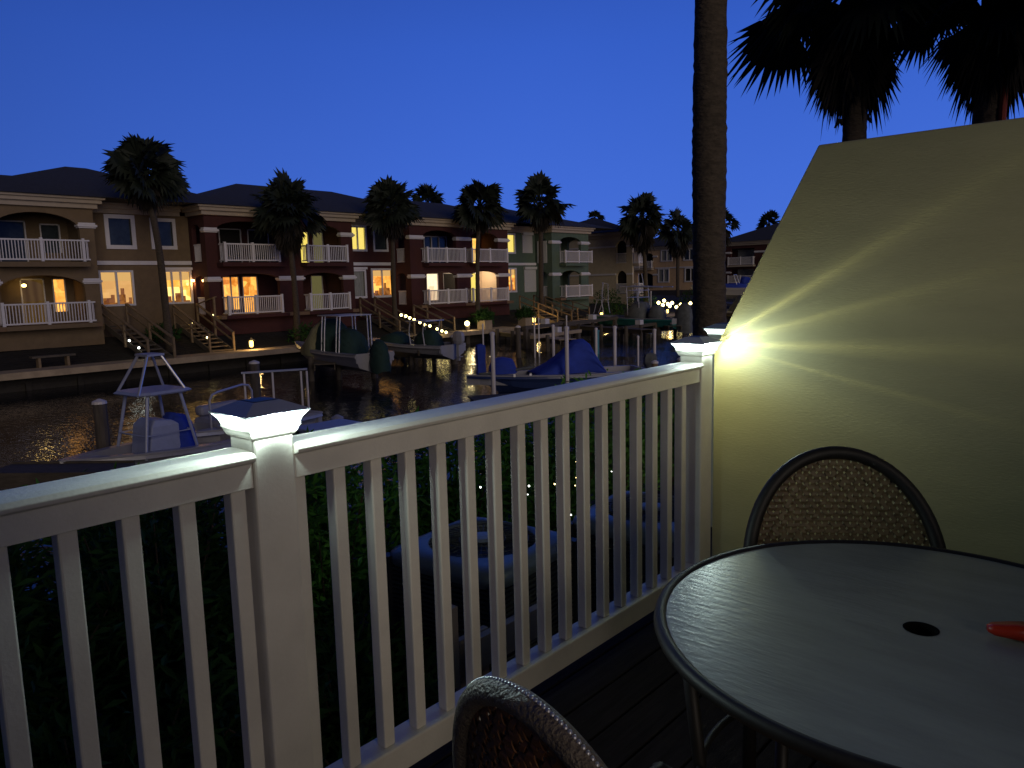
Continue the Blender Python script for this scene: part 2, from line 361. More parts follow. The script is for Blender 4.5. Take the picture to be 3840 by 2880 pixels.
def window(par, x0, x1, z0, z1, y, pane, mull=1, frame=0.13, head=False, label=None):
    f = MB(); 
    f.box(x0 - frame, x1 + frame, y - 0.07, y + 0.05, z1, z1 + frame); f.box(x0 - frame, x1 + frame, y - 0.09, y + 0.05, z0 - frame, z0)
    f.box(x0 - frame, x0, y - 0.07, y + 0.05, z0, z1); f.box(x1, x1 + frame, y - 0.07, y + 0.05, z0, z1)
    if head: f.box(x0 - frame - 0.08, x1 + frame + 0.08, y - 0.13, y + 0.05, z1 + frame, z1 + frame + 0.14)
    for i in range(mull):
        c = x0 + (x1 - x0) * (i + 1) / (mull + 1); f.box(c - 0.05, c + 0.05, y - 0.05, y + 0.04, z0, z1)
    fo = f.build('window_frame', M['white'], par)
    p = MB().box(x0, x1, y + 0.06, y + 0.09, z0, z1).build('window_pane', M[pane], fo)
    if pane in ('warm', 'bright', 'sheer'):
        rr_ = random.Random(int(x0 * 100)); hh = z1 - z0
        MB().box(x0 + 0.02, x1 - 0.02, y + 0.046, y + 0.056, z1 - hh * rr_.uniform(0.16, 0.3), z1 - 0.01).build('window_blind', M['blind'], fo)  # blind carries its own glow instead of light coming through it
        fm = MB(); x = x0 + 0.05
        while x < x1 - 0.15:
            w_ = rr_.uniform(0.12, 0.42); fm.box(x, min(x + w_, x1 - 0.03), y + 0.048, y + 0.058, z0 + 0.005, z0 + hh * rr_.choice((0.05, 0.12, 0.2, 0.3))); x += w_ + rr_.uniform(-0.02, 0.25)
        fm.box(x0 + (x1 - x0) * 0.62, x0 + (x1 - x0) * 0.74, y + 0.048, y + 0.058, z0 + 0.01, z0 + hh * 0.5); fm.box(x0 + 0.03, x1 - 0.03, y + 0.048, y + 0.052, z0 + 0.001, z0 + hh * 0.05); fm.build('furniture_silhouettes', M['clutter'], fo)  # flat dim-glowing boxes stand in for furniture against the lit room
    if label: tag(fo, label)
    return fo

def shutter(par, x0, x1, z0, z1, y):
    mb = MB(); n = int((z1 - z0) / 0.07)
    for i in range(n):
        a = z0 + (z1 - z0) * i / n; mb.box(x0, x1, y - 0.05, y - 0.01, a, a + (z1 - z0) / n - 0.008)
    mb.box(x0 - 0.05, x0, y - 0.07, y, z0, z1); mb.box(x1, x1 + 0.05, y - 0.07, y, z0, z1); mb.box(x0 - 0.08, x1 + 0.08, y - 0.2, y, z1, z1 + 0.22)
    return tag(mb.build('storm_shutter', M['shutter'], par), 'closed white roll-down storm shutter')

def capital(par, x0, x1, y, z, d=0.3, h=0.2):
    mb = MB(); mb.box(x0 - 0.12, x1 + 0.12, y - 0.14, y + d, z, z + h * 0.55); mb.box(x0 - 0.07, x1 + 0.07, y - 0.08, y + d, z - 0.06, z); mb.box(x0 - 0.06, x1 + 0.06, y - 0.07, y + d, z + h * 0.55, z + h)
    return mb.build('pier_capital', M['white'], par, bevel=0.02)

def fascia(par, x0, x1, y, z0=5.36, z1=5.86, left=0.0, right=0.0, m='trim'):
    mb = MB()
    mb.box(x0, x1, y - 0.18, y + 0.1, z0, z0 + 0.22); mb.box(x0, x1, y - 0.34, y + 0.1, z0 + 0.22, z0 + 0.40); mb.box(x0 - 0.06, x1 + 0.06, y - 0.46, y + 0.1, z0 + 0.40, z1)
    if left:
        mb.box(x0 - 0.18, x0, y - 0.18, y + left, z0, z0 + 0.22); mb.box(x0 - 0.34, x0, y - 0.34, y + left, z0 + 0.22, z0 + 0.40); mb.box(x0 - 0.46, x0 - 0.06, y - 0.459, y + left, z0 + 0.40, z1 - 0.004)
    if right:
        mb.box(x1, x1 + 0.18, y - 0.18, y + right, z0, z0 + 0.22); mb.box(x1, x1 + 0.34, y - 0.34, y + right, z0 + 0.22, z0 + 0.40); mb.box(x1 + 0.06, x1 + 0.46, y - 0.459, y + right, z0 + 0.40, z1 - 0.004)
    return mb.build('eave_fascia', M[m], par)

def hip_roof(par, x0, x1, y0, y1, rx0, rx1, ry, zr, z0=5.87):
    vs = [(x0, y0, z0), (x1, y0, z0), (x1, y1, z0), (x0, y1, z0), (rx0, ry, zr), (rx1, ry, zr)]
    mb = MB().add(vs, [(0, 1, 5, 4), (1, 2, 5), (2, 3, 4, 5), (3, 0, 4), (3, 2, 1, 0)])
    return mb.build('roof', M['shingle'], par)

YP, YR = 39.5, 41.3     # porch front plane, recessed wall plane

def porch(par, wm_, x0, x1, opens, z_top=5.4, left_open=True, right_open=False, lit=None, wallright=None, arch_u=0.45, arch_l=0.35, topu=5.1, topl=2.25):
    """two-storey projecting porch: opens = list of (xa, xb) bays"""
    holes = []
    for a, b_ in opens:
        holes.append((a, b_, 2.86, topu, arch_u)); holes.append((a, b_, 0.0, topl, arch_l))
    wall_panel('porch_wall', wm_, par, x0, x1, -1.1, z_top, YP, holes)
    sh = [(YP + 0.55, YR - 0.35, 2.86, 4.9, 0.3), (YP + 0.55, YR - 0.35, 0.0, 2.2, 0.3)] if left_open else []
    side_panel('porch_side_wall', wm_, par, YP + 0.255, YR + 0.9, -1.1, z_top, x0, sh)
    side_panel('porch_side_wall', wm_, par, YP + 0.255, YR + 0.9, -1.1, z_top, x1 - 0.25, [(YP + 0.45, YR + 0.3, 2.86, 4.95, 0.4), (YP + 0.45, YR + 0.3, 0.0, 2.2, 0.4)] if right_open else [])
    MB().box(x0 + 0.255, x1 - 0.255, YP - 0.68, YR + 0.89, -0.2, -0.005).box(x0 + 0.255, x1 - 0.255, YP + 0.26, YR + 0.89, 2.62, 2.84).build('porch_floor', M['shade'], par)
    for a, b_ in opens:
        MB().box(a - 0.1, b_ + 0.1, YP - 0.7, YP - 0.005, 2.62, 2.84).build('balcony_slab', wm_, par); MB().box(a - 0.1, b_ + 0.1, YP - 0.72, YP - 0.7, -0.2, -0.01).build('balcony_slab', wm_, par)
    if left_open:
        for z in (2.86, 0.0):
            r = MB(); r.box(x0 + 0.05, x0 + 0.12, YP + 0.55, YR - 0.35, z + 0.93, z + 1.0); r.box(x0 + 0.05, x0 + 0.11, YP + 0.55, YR - 0.35, z + 0.06, z + 0.12)
            y = YP + 0.62
            while y < YR - 0.4: r.box(x0 + 0.06, x0 + 0.10, y, y + 0.035, z + 0.1, z + 0.95); y += 0.125
            r.build('side_railing', M['white'], par)

def back_wall(par, m, x0, x1, y, items):
    wall_panel('porch_back_wall', m, par, x0, x1, -1.1, 5.4, y, [(a, b_, c, d) for (a, b_, c, d, p, k) in items], 0.12)
    for (a, b_, c, d, p, k) in items:
        f = MB(); f.box(a, a + 0.06, y - 0.02, y + 0.05, c, d); f.box(b_ - 0.06, b_, y - 0.02, y + 0.05, c, d); f.box(a, b_, y - 0.02, y + 0.05, d - 0.06, d)
        for i in range(k):
            cx = a + (b_ - a) * (i + 1) / (k + 1); f.box(cx - 0.04, cx + 0.04, y - 0.02, y + 0.05, c, d)
        fo = f.build('sliding_door', M['white'], par)
        MB().box(a, b_, y + 0.07, y + 0.09, c, d).build('door_pane', M[p], fo)

def plamp(par, loc, watts, col=(1, 0.72, 0.36), r=0.08):
    l = bpy.data.lights.new('lamp_glow', 'POINT'); l.energy = watts; l.color = col; l.shadow_soft_size = r
    o = bpy.data.objects.new('lamp_glow', l); COL.objects.link(o); o.location = loc
    if par is not None: o.parent = par
    return o
def porch_light(par, loc, watts, col=(1, 0.72, 0.36)):
    x, y, z = loc
    b_ = MB().lathe([(0.03, 0.09), (0.09, 0.06), (0.10, 0.0), (0.06, -0.05)], loc, 12).build('porch_lamp', emit('porch_lamp_glow', col, 12), par)
    l = plamp(par, (x, y, z - 0.16), watts, col); return b_

# --- tan townhouse (left)
T = thing('townhouse', 'tan stucco townhouse at the far left, with arched balconies and two upper windows', 'townhouse')
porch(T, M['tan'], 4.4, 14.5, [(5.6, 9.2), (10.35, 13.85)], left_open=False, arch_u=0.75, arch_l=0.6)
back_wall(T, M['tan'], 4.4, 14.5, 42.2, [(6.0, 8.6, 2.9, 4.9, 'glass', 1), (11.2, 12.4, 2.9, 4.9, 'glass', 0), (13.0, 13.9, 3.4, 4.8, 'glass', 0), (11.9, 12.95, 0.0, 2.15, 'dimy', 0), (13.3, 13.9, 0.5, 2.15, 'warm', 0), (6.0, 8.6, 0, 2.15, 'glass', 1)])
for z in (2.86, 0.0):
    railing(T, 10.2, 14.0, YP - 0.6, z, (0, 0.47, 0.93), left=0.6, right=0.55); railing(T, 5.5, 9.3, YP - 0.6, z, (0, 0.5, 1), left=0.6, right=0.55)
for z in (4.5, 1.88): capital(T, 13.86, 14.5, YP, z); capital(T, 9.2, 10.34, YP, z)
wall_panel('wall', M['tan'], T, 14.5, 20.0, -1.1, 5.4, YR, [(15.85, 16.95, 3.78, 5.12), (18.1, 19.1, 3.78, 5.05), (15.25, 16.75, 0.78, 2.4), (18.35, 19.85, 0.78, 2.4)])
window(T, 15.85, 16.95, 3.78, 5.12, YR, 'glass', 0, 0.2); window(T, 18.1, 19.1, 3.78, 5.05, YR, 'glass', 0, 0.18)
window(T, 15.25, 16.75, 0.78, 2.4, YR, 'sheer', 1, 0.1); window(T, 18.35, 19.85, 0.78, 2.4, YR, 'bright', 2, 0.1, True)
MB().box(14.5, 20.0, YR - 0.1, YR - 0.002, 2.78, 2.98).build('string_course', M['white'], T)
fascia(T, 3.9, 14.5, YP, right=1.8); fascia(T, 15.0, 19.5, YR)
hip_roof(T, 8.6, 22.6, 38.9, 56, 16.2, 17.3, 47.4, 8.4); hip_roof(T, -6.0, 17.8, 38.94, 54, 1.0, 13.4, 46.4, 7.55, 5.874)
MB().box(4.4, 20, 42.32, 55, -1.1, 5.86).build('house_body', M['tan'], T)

# --- big red townhouse row
def red_house(x0, xs, x1, bays, caps, label, wins, backs, rails, ridge, group=None):
    R_ = thing('townhouse', label, 'townhouse')
    porch(R_, M['red'], x0, xs, bays, arch_u=0.5, arch_l=0.35)
    back_wall(R_, M['red'], x0, xs, 42.2, backs)
    for (a, b_, lf) in rails:
        for z in (2.86, 0.0): railing(R_, a, b_, YP - 0.62, z, (0, 0.5, 1), left=0.6, right=0.6)
    for (a, b_) in caps:
        for z in (4.5, 1.88): capital(R_, a, b_, YP, z)
    wall_panel('wall', M['red'], R_, xs, x1, -1.1, 5.4, YR, [(w[0], w[1], w[2], w[3]) for w in wins])
    for w in wins: window(R_, w[0], w[1], w[2], w[3], YR, w[4], w[5], 0.14, w[6])
    MB().box(xs, x1, YR - 0.1, YR - 0.002, 2.74, 2.94).build('string_course', M['white'], R_)
    fascia(R_, x0, xs, YP, left=1.7, right=1.7); fascia(R_, xs + 0.5, x1 - 0.5, YR)
    hip_roof(R_, x0 - 0.7, x1 + 4.0, 38.9, 56, *ridge)
    MB().box(x0 + 0.3, x1, 42.33, 55, -1.1, 5.86).build('house_body', M['red'], R_)
    return R_
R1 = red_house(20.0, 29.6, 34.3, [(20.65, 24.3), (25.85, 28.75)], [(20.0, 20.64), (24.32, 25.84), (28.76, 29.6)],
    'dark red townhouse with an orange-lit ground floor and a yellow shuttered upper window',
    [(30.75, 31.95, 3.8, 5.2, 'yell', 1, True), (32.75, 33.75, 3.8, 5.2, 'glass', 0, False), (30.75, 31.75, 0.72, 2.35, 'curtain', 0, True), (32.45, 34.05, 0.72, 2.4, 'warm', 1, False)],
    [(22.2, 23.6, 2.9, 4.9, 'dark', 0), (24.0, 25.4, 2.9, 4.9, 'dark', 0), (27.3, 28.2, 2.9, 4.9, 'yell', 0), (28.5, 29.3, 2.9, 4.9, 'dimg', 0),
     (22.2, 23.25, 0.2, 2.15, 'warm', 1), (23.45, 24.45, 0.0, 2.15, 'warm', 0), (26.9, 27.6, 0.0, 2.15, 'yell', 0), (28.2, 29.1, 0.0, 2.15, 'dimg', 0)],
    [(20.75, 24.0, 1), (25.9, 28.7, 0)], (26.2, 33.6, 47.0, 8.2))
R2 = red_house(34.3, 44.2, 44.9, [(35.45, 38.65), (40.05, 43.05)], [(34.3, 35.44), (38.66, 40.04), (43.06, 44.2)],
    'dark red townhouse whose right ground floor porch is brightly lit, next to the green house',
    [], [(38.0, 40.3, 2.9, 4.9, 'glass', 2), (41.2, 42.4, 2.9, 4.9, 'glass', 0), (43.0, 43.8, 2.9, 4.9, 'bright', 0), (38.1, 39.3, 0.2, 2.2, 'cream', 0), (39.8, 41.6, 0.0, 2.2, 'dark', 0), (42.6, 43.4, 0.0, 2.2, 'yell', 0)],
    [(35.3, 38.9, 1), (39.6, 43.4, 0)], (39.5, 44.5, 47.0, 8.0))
M['plaster'] = mat('pale_porch_plaster', (0.62, 0.48, 0.36), 0.9)
MB().box(41.7, 42.58, 42.1, 42.14, 0, 2.6).box(42.58, 43.42, 42.1, 42.14, 2.22, 2.6).box(43.42, 43.93, 42.1, 42.14, 0, 2.6).build('inner_wall', M['plaster'], R2); MB().box(43.88, 43.93, 39.8, 42.09, 0, 2.6).build('inner_side_wall', M['plaster'], R2)
porch_light(R2, (42.4, 41.2, 2.38), 150, (1, 0.78, 0.5)); porch_light(R1, (20.9, 41.8, 1.9), 5, (1, 0.5, 0.15))
porch_light(T, (19.9, 41.05, 1.9), 9, (1, 0.5, 0.16)); porch_light(T, (11.9, 41.6, 1.8), 3, (1, 0.65, 0.2))

# --- green end house
G = thing('townhouse', 'grey-green townhouse with closed white storm shutters and a corner tower of balconies', 'townhouse')
wall_panel('wall', M['green'], G, 44.9, 49.6, -1.1, 5.4, YR, [(45.9, 46.95, 3.8, 5.15), (45.9, 47.0, 0.7, 2.4)])
window(G, 45.9, 46.95, 3.8, 5.15, YR, 'yell', 0, 0.14); window(G, 45.9, 47.0, 0.7, 2.4, YR, 'warm', 1, 0.14)
shutter(G, 48.0, 49.15, 3.75, 5.2, YR); shutter(G, 48.15, 49.75, 0.55, 2.4, YR)
porch(G, M['green'], 49.6, 54.7, [(50.65, 53.6)], right_open=True, arch_u=0.45, arch_l=0.5, topu=5.05)
back_wall(G, M['green'], 49.6, 54.7, 42.2, [(52.6, 54.2, 2.9, 4.9, 'shutter', 0), (52.9, 54.0, 0, 2.1, 'dark', 0)])
MB().box(49.53, 49.58, YP + 0.5, YR - 0.3, 2.9, 4.7).build('side_shutter', M['shutter'], G)
for z in (2.86, 0.0): railing(G, 50.6, 54.3, YP - 0.62, z, (0, 0.5, 1), left=0.6, right=0.6)
for z in (4.5, 1.88): capital(G, 49.6, 50.64, YP, z); capital(G, 53.61, 54.7, YP, z)
MB().box(44.9, 49.6, YR - 0.1, YR - 0.002, 2.74, 2.94).build('string_course', M['white'], G)
fascia(G, 45.4, 49.1, YR); fascia(G, 49.6, 54.7, YP, left=1.7, right=1.7)
hip_roof(G, 44.0, 58.5, 38.92, 56, 46.5, 51.5, 47.0, 8.05)
MB().box(44.9, 54.7, 42.33, 54, -1.1, 5.86).build('house_body', M['green'], G)

# --- sand coloured house further along: its side wall faces the camera
SH = thing('townhouse', 'sand coloured house beyond the green one, with small arched openings in its side wall', 'townhouse')
side_panel('side_wall', M['sand'], SH, 39.5, 52, -1.2, 5.4, 61.7, [(40.15, 41.3, 2.95, 5.05, 0.6), (40.15, 41.3, 0.0, 2.2, 0.6)])
hb_ = MB().rings([[(62.0, 39.6, z), (62.0, 52, z), (73, 56, z), (73, 49.5, z)] for z in (-1.2, 5.86)]); hb_.build('house_body', M['sand'], SH)
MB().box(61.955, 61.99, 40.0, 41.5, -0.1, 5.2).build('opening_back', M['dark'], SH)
for z in (2.86, 0.0):
    railing(SH, 61.75, 62.75, 38.85, z, (0, 1), left=0.6, right=0.7)
    r = MB(); r.box(61.66, 61.72, 40.15, 41.3, z + 0.93, z + 1.0); r.box(61.66, 61.72, 40.15, 41.3, z + 0.06, z + 0.12)
    for k in range(10): r.box(61.67, 61.71, 40.2 + k * 0.115, 40.23 + k * 0.115, z + 0.1, z + 0.95)
    r.build('side_railing', M['white'], SH)
    MB().box(61.72, 62.8, 38.8, 39.49, z - 0.24, z - 0.02).build('balcony_slab', M['trim'], SH)
for z in (4.42, 1.8): MB().box(61.6, 61.698, 41.32, 52, z, z + 0.17).box(61.6, 61.698, 39.44, 40.13, z, z + 0.17).build('string_course', M['white'], SH)
f = MB(); f.box(61.5, 61.7, 39.3, 52, 5.36, 5.6); f.box(61.3, 61.69, 39.1, 52, 5.6, 5.86); f.build('eave_fascia', M['trim'], SH)
MB().add([(61.1, 38.9, 5.87), (61.1, 53, 5.87), (74, 58, 5.87), (74, 47.6, 5.87), (67, 47.5, 7.9), (70, 51.5, 7.9)], [(0, 3, 5, 4), (0, 4, 5, 1), (1, 5, 2), (2, 5, 3), (3, 2, 1, 0)]).build('roof', M['shingle'], SH)

# --- houses at the bend of the canal, facing us
def bend_house(y_left, wm_, label, cols, dy=0.0):
    B = thing('townhouse', label, 'townhouse', (95, y_left, 0), -pi / 2)     # local +x runs along world -Y, local -y faces -X (towards us)
    return B
B1 = bend_house(60.6, 'orange', 'ochre house at the bend of the canal, left of the thick palm trunk, facing us', None)
wall_panel('wall', M['orange'], B1, 0, 11.5, -1.0, 5.4, 0, [(0.9, 3.2, 2.86, 5.0, 0.4), (0.6, 3.2, 0.0, 2.2, 0.5), (4.65, 6.2, 3.85, 5.2), (4.2, 5.7, 0.95, 2.6), (8.2, 9.7, 3.85, 5.2), (8.4, 9.9, 0.95, 2.6)])
for w_ in ((4.65, 6.2, 3.85, 5.2, 'curtain'), (4.2, 5.7, 0.95, 2.6, 'curtain'), (8.2, 9.7, 3.85, 5.2, 'glass'), (8.4, 9.9, 0.95, 2.6, 'dark')): window(B1, *w_[:4], 0, w_[4], 1, 0.16)
railing(B1, 0.2, 3.3, -0.6, 2.86, (0, 0.35, 1), left=0.5, right=0.5); MB().box(0.1, 3.4, -0.7, -0.005, 2.6, 2.84).build('balcony_slab', M['trim'], B1)
MB().box(3.6, 11.5, -0.1, -0.002, 2.74, 2.92).build('string_course', M['white'], B1); capital(B1, 3.3, 3.9, 0, 4.4); capital(B1, 3.3, 3.9, 0, 1.85)
fascia(B1, 0, 11.5, 0); hip_roof(B1, -0.8, 12.3, -0.6, 14, 3.4, 7.2, 6, 8.2); MB().box(0, 11.5, 0.9, 12, -1, 5.86).build('house_body', M['dark'], B1)
B2 = bend_house(47.0, 'red', 'distant dark red house between the thick palm trunk and the privacy wall', None)
wall_panel('wall', M['red'], B2, 0, 13, -1.0, 5.4, 0, [(1.4, 4.6, 2.86, 5.0), (1.4, 4.6, 0.0, 2.3), (6.6, 9.8, 2.86, 5), (6.6, 9.8, 0, 2.3)])
MB().box(0.05, 12.9, 1.3, 12, -1, 5.85).build('house_body', M['red'], B2)
for x in (1.3, 6.5):
    for z in (2.86, 0.5):
        railing(B2, x, x + 3.4, -0.6, z, (0, 0.5, 1), left=0.5, right=0.5); MB().box(x - 0.1, x + 3.5, -0.75, -0.005, z - 0.24, z - 0.02).build('balcony_slab', M['trim'], B2)
        d = MB(); d.box(x + 0.5, x + 2.9, 1.2, 1.28, z, z + 2.0); dd = d.build('sliding_door', M['curtain'], B2)
for x0_, x1_ in ((0.3, 1.3), (4.7, 6.5), (9.9, 11)): capital(B2, x0_, x1_, 0, 4.4); capital(B2, x0_, x1_, 0, 1.85)
fascia(B2, 0, 13, 0); hip_roof(B2, -0.8, 13.8, -0.6, 14, 5.0, 9, 6, 8.3)

# ------------------------------------------------------------------ palms
def frond_fan(mb, hub, d, size, rnd, droop=0.35, n=13, spread=2.5, wd=0.105):
    """a fan leaf: narrow pleated segments radiating round direction d"""
    d = Vector(d).normalized(); up = Vector((0, 0, 1)); r = d.cross(up)
    if r.length < 0.15: r = Vector((1, 0, 0)) - d * d.x
    r.normalize(); u = r.cross(d); tw = rnd.uniform(-1.25, 1.25); r2 = r * cos(tw) + u * sin(tw); u2 = d.cross(r2) * -1
    for k in range(n):
        a = -spread / 2 + spread * k / (n - 1); L_ = size * (0.72 + 0.28 * cos(a)) * rnd.uniform(0.88, 1.06)
        e_ = d * cos(a) + r2 * sin(a); w = size * wd
        s_ = (r2 * cos(a) - d * sin(a)) * w
        mid = hub + e_ * L_ * 0.62 + u2 * 0.05 * size - Vector((0, 0, droop * 0.12 * size)); tip = hub + e_ * L_ - Vector((0, 0, droop * size * rnd.uniform(0.3, 1.0)))
        mb.add([hub, mid - s_, tip, mid + s_], [(0, 1, 2, 3)])

def palm(name, label, x, y, z0, h, rt, rc, seed, nleaf=34, skirt=0.9, group=None, lean=(0, 0), nseg=13, boots=False, skirtlen=None, skn=26, wd=0.105):
    rnd = random.Random(seed)
    P = thing(name, label, 'palm tree', (x, y, z0), 0, group)
    pts = []; rr = []; nn = 130 if wd < 0.1 else 40
    for i in range(nn + 1):
        k = i / nn; pts.append((lean[0] * k * k + 0.02 * sin(k * 9 + seed), lean[1] * k * k, h * k - 0.3 * (i == 0)))
        rr.append(rt * (1.28 - 0.28 * min(1, k * 5)) * (1 - 0.12 * k) * (1 + 0.028 * (i % 2) + rnd.uniform(-0.02, 0.02) + 0.03 * sin(k * 13 + seed)))
    tm = MB()
    tm.tube(pts, rr, 28 if wd < 0.1 else 12); top = Vector(pts[-1])
    if wd < 0.1:      # rough bark
        nn_ = 28
        for i_, v_ in enumerate(tm.v):
            c_ = Vector(pts[min(i_ // nn_, nn)]); q_ = Vector(v_) - c_; q_ *= 1 + rnd.uniform(-0.03, 0.03); tm.v[i_] = tuple(c_ + q_)
    tm.build('trunk', M['trunk'], P, smooth=True)
    cm = MB()
    for i in range(nleaf):
        az = i * 2.39996 + rnd.uniform(-0.2, 0.2); t_ = (i + 0.5) / nleaf; el = radians(84 - 112 * t_ ** 0.95 + rnd.uniform(-9, 9))
        d = Vector((cos(az) * cos(el), sin(az) * cos(el), sin(el))); pl = rc * rnd.uniform(0.20, 0.52)
        hub = top + d * pl - Vector((0, 0, 0.10 * rc * (1 - abs(sin(el)))))
        cm.bar(top + d * 0.05, hub, 0.022 * rc, 0.014 * rc)
        frond_fan(cm, hub, d - Vector((0, 0, 0.12)), rc * rnd.uniform(0.48, 0.62), rnd, 0.30, nseg, 2.5, wd)
    cm.build('crown', M['frond'], P)
    if skirt:
        sm = MB(); sl = skirtlen or rc * 0.95
        for i in range(skn):
            az = i * 2.39996; lv = (i / skn); d = Vector((cos(az), sin(az), -1.5 - 1.6 * lv)).normalized()
            st = top + Vector((0, 0, -0.05 - 0.45 * lv * sl)); hub = st + d * sl * 0.30
            sm.bar(st, hub, 0.03 * rc, 0.02 * rc)
            frond_fan(sm, hub, d + Vector((0, 0, -0.8)), sl * rnd.uniform(0.46, 0.68) * skirt, rnd, 0.55, max(8, nseg - 3), 1.9, wd)
        sm.build('skirt', M['skirt'], P)
    return P

palm('palm_tree', 'tall full palm in front of the tan townhouse, leftmost of the palms across the canal', 16.75, 37.5, -1.3, 8.3, 0.17, 2.05, 3, 56, 1.0, 'palms on the far bank', (-0.45, 0), 12, skirtlen=1.25, skn=44)
palm('palm_tree', 'broad dark palm between the two balcony bays of the orange-lit red townhouse', 24.0, 37.5, -1.25, 6.9, 0.16, 2.25, 5, 50, 1.0, 'palms on the far bank', (-0.15, 0), 12, skirtlen=1.7, skn=46)
palm('palm_tree', 'palm between the warm double window and the brightly lit red townhouse', 31.1, 37.5, -1.25, 7.4, 0.15, 2.1, 8, 44, 1.0, 'palms on the far bank', (0.1, 0), 12, skirtlen=1.4, skn=34)
palm('palm_tree', 'palm standing in front of the brightly lit porch', 38.6, 37.5, -1.25, 7.9, 0.16, 2.3, 12, 42, 1.0, 'palms on the far bank', (0.5, 0), 12, skirtlen=1.3, skn=32)
palm('palm_tree', 'palm with an airy crown in front of the white storm shutters of the green house', 45.7, 37.5, -1.25, 8.5, 0.2, 2.55, 21, 38, 1.0, 'palms on the far bank', (0.1, 0), 12, skirtlen=1.5, skn=34)
palm('palm_tree', 'palm at the corner of the sand coloured house, just left of the thick palm trunk', 60.5, 37.3, -1.3, 8.2, 0.2, 2.7, 30, 36, 1.0, 'palms on the far bank', (-0.6, 0), 11, skirtlen=2.2, skn=44)
palm('palm_tree', 'low dark palm just left of the thick palm trunk', 80, 45.0, -1.3, 8.3, 0.2, 2.9, 33, 26, 1.0, 'palms at the bend of the canal', (0, 0), 10, skirtlen=2.4, skn=36)
palm('palm_tree', 'dark palm just right of the thick palm trunk, before the far red house', 88.0, 43.6, -1.0, 9.0, 0.22, 2.4, 35, 26, 1.0, 'palms at the bend of the canal', (0, 0), 10, skirtlen=2.4, skn=36)
palm('palm_tree', 'palm crown showing above the roof of the red townhouses', 47.5, 52.0, -0.9, 9.6, 0.18, 2.1, 41, 30, 0, 'palms behind the roofs', (0, 0), 11)
palm('palm_tree', 'tiny far palm top above the roof of the sand coloured house', 93, 66.0, -0.9, 11.2, 0.18, 1.7, 43, 20, 0, 'palms behind the roofs', (0, 0), 9)
palm('palm_tree', 'far palm top just right of the palm at the sand coloured house corner', 112, 70.5, -0.9, 9.4, 0.22, 2.6, 44, 22, 0, 'palms behind the roofs', (0, 0), 9)
palm('palm_tree', 'far palm behind the roof of the bend red house, close to the privacy wall', 112, 47.8, -0.9, 10.0, 0.22, 2.4, 46, 24, 0, 'palms behind the roofs', (0, 0), 9)
# near palms behind the privacy wall
NP1 = palm('palm_tree', 'thick bare palm trunk rising out of the picture just beyond the railing', 8.80, 4.50, -1.2, 8.6, 0.212, 2.4, 51, 36, 1.0, None, (0.75, 0.45), 24, skirtlen=1.3, skn=34, wd=0.045)
NP2 = palm('palm_tree', 'near palm rising just behind the sloping wall corner, with stubs below its crown', 11.24, 3.56, -1.2, 6.55, 0.165, 1.9, 57, 34, 1.0, None, (0.12, 0.15), 26, skirtlen=1.25, skn=46, wd=0.04)
NP3 = palm('palm_tree', 'near palm at the top right whose trunk has a reddish streak', 11.3, 2.05, -1.2, 6.15, 0.17, 1.5, 61, 34, 1.0, None, (0.1, 0.0), 26, skirtlen=1.1, skn=40, wd=0.04)
MB().tube([(0.0, -0.16, 4.0), (-0.06, -0.17, 4.5), (-0.02, -0.17, 5.0), (-0.10, -0.22, 5.25)], [0.05, 0.045, 0.05, 0.02], 8).build('dry_flower_stalk', mat('reddish_stalk', (0.22, 0.03, 0.02), 0.8), NP3)
NP4 = palm('palm_tree', 'palm whose dark crown fills the upper right corner of the picture', 10.6, 1.0, -1.2, 7.0, 0.18, 2.0, 66, 40, 1.0, None, (0.0, 0.0), 26, skirtlen=1.3, skn=40, wd=0.045)
for a, zz_, ln in ((2.5, 5.32, 0.32), (5.4, 5.42, 0.32), (3.6, 5.3, 0.2), (5.2, 5.1, 0.12), (2.4, 5.05, 0.12)):
    d = Vector((cos(a), sin(a), -0.1)); c = Vector((0.1, 0.12, zz_ - 0.35)) + d * 0.13
    MB().tube([c, c + d * ln * 0.5 + Vector((0, 0, 0.03)), c + d * ln + Vector((0, 0, -0.06))], [0.05, 0.035, 0.012], 6).build('leaf_stub', M['skirt'], NP2)

# ------------------------------------------------------------------ stairs down to the dock
def stairs(label, x, w, y0, z0, y1, z1, m, rails=(1, 1), post_end=True, mid=True):
    St = thing('outdoor_stairs', label, 'stairs')
    n = max(5, int(abs(z0 - z1) / 0.17)); sm = MB()
    for i in range(n):
        a = i / n; y = y0 + (y1 - y0) * (a + 0.5 / n); z = z0 + (z1 - z0) * (a + 1 / n)
        sm.box(x, x + w, y - abs(y1 - y0) / n * 0.5 - 0.02, y + abs(y1 - y0) / n * 0.5, z, z + 0.05)
    sm.build('treads', m, St)
    st = MB(); st.bar((x - 0.03, y0, z0 - 0.1), (x - 0.03, y1, z1 - 0.08), 0.05, 0.25); st.bar((x + w + 0.03, y0, z0 - 0.1), (x + w + 0.03, y1, z1 - 0.08), 0.05, 0.25); st.build('stringers', M['wood'], St)
    for s_, on in zip((x - 0.1, x + w + 0.1), rails):
        if not on: continue
        r = MB(); r.bar((s_, y0, z0 + 0.95), (s_, y1, z1 + 0.92), 0.14, 0.05); r.bar((s_, y0, z0 + 0.5), (s_, y1, z1 + 0.48), 0.04, 0.09)
        for k in (0, 0.5, 1) if mid else (0, 1):
            yy = y0 + (y1 - y0) * k; zz = z0 + (z1 - z0) * k; r.box(s_ - 0.05, s_ + 0.05, yy - 0.05, yy + 0.05, zz - 0.3, zz + 0.93)
        r.build('handrail', M['woodlight'], St)
    return St
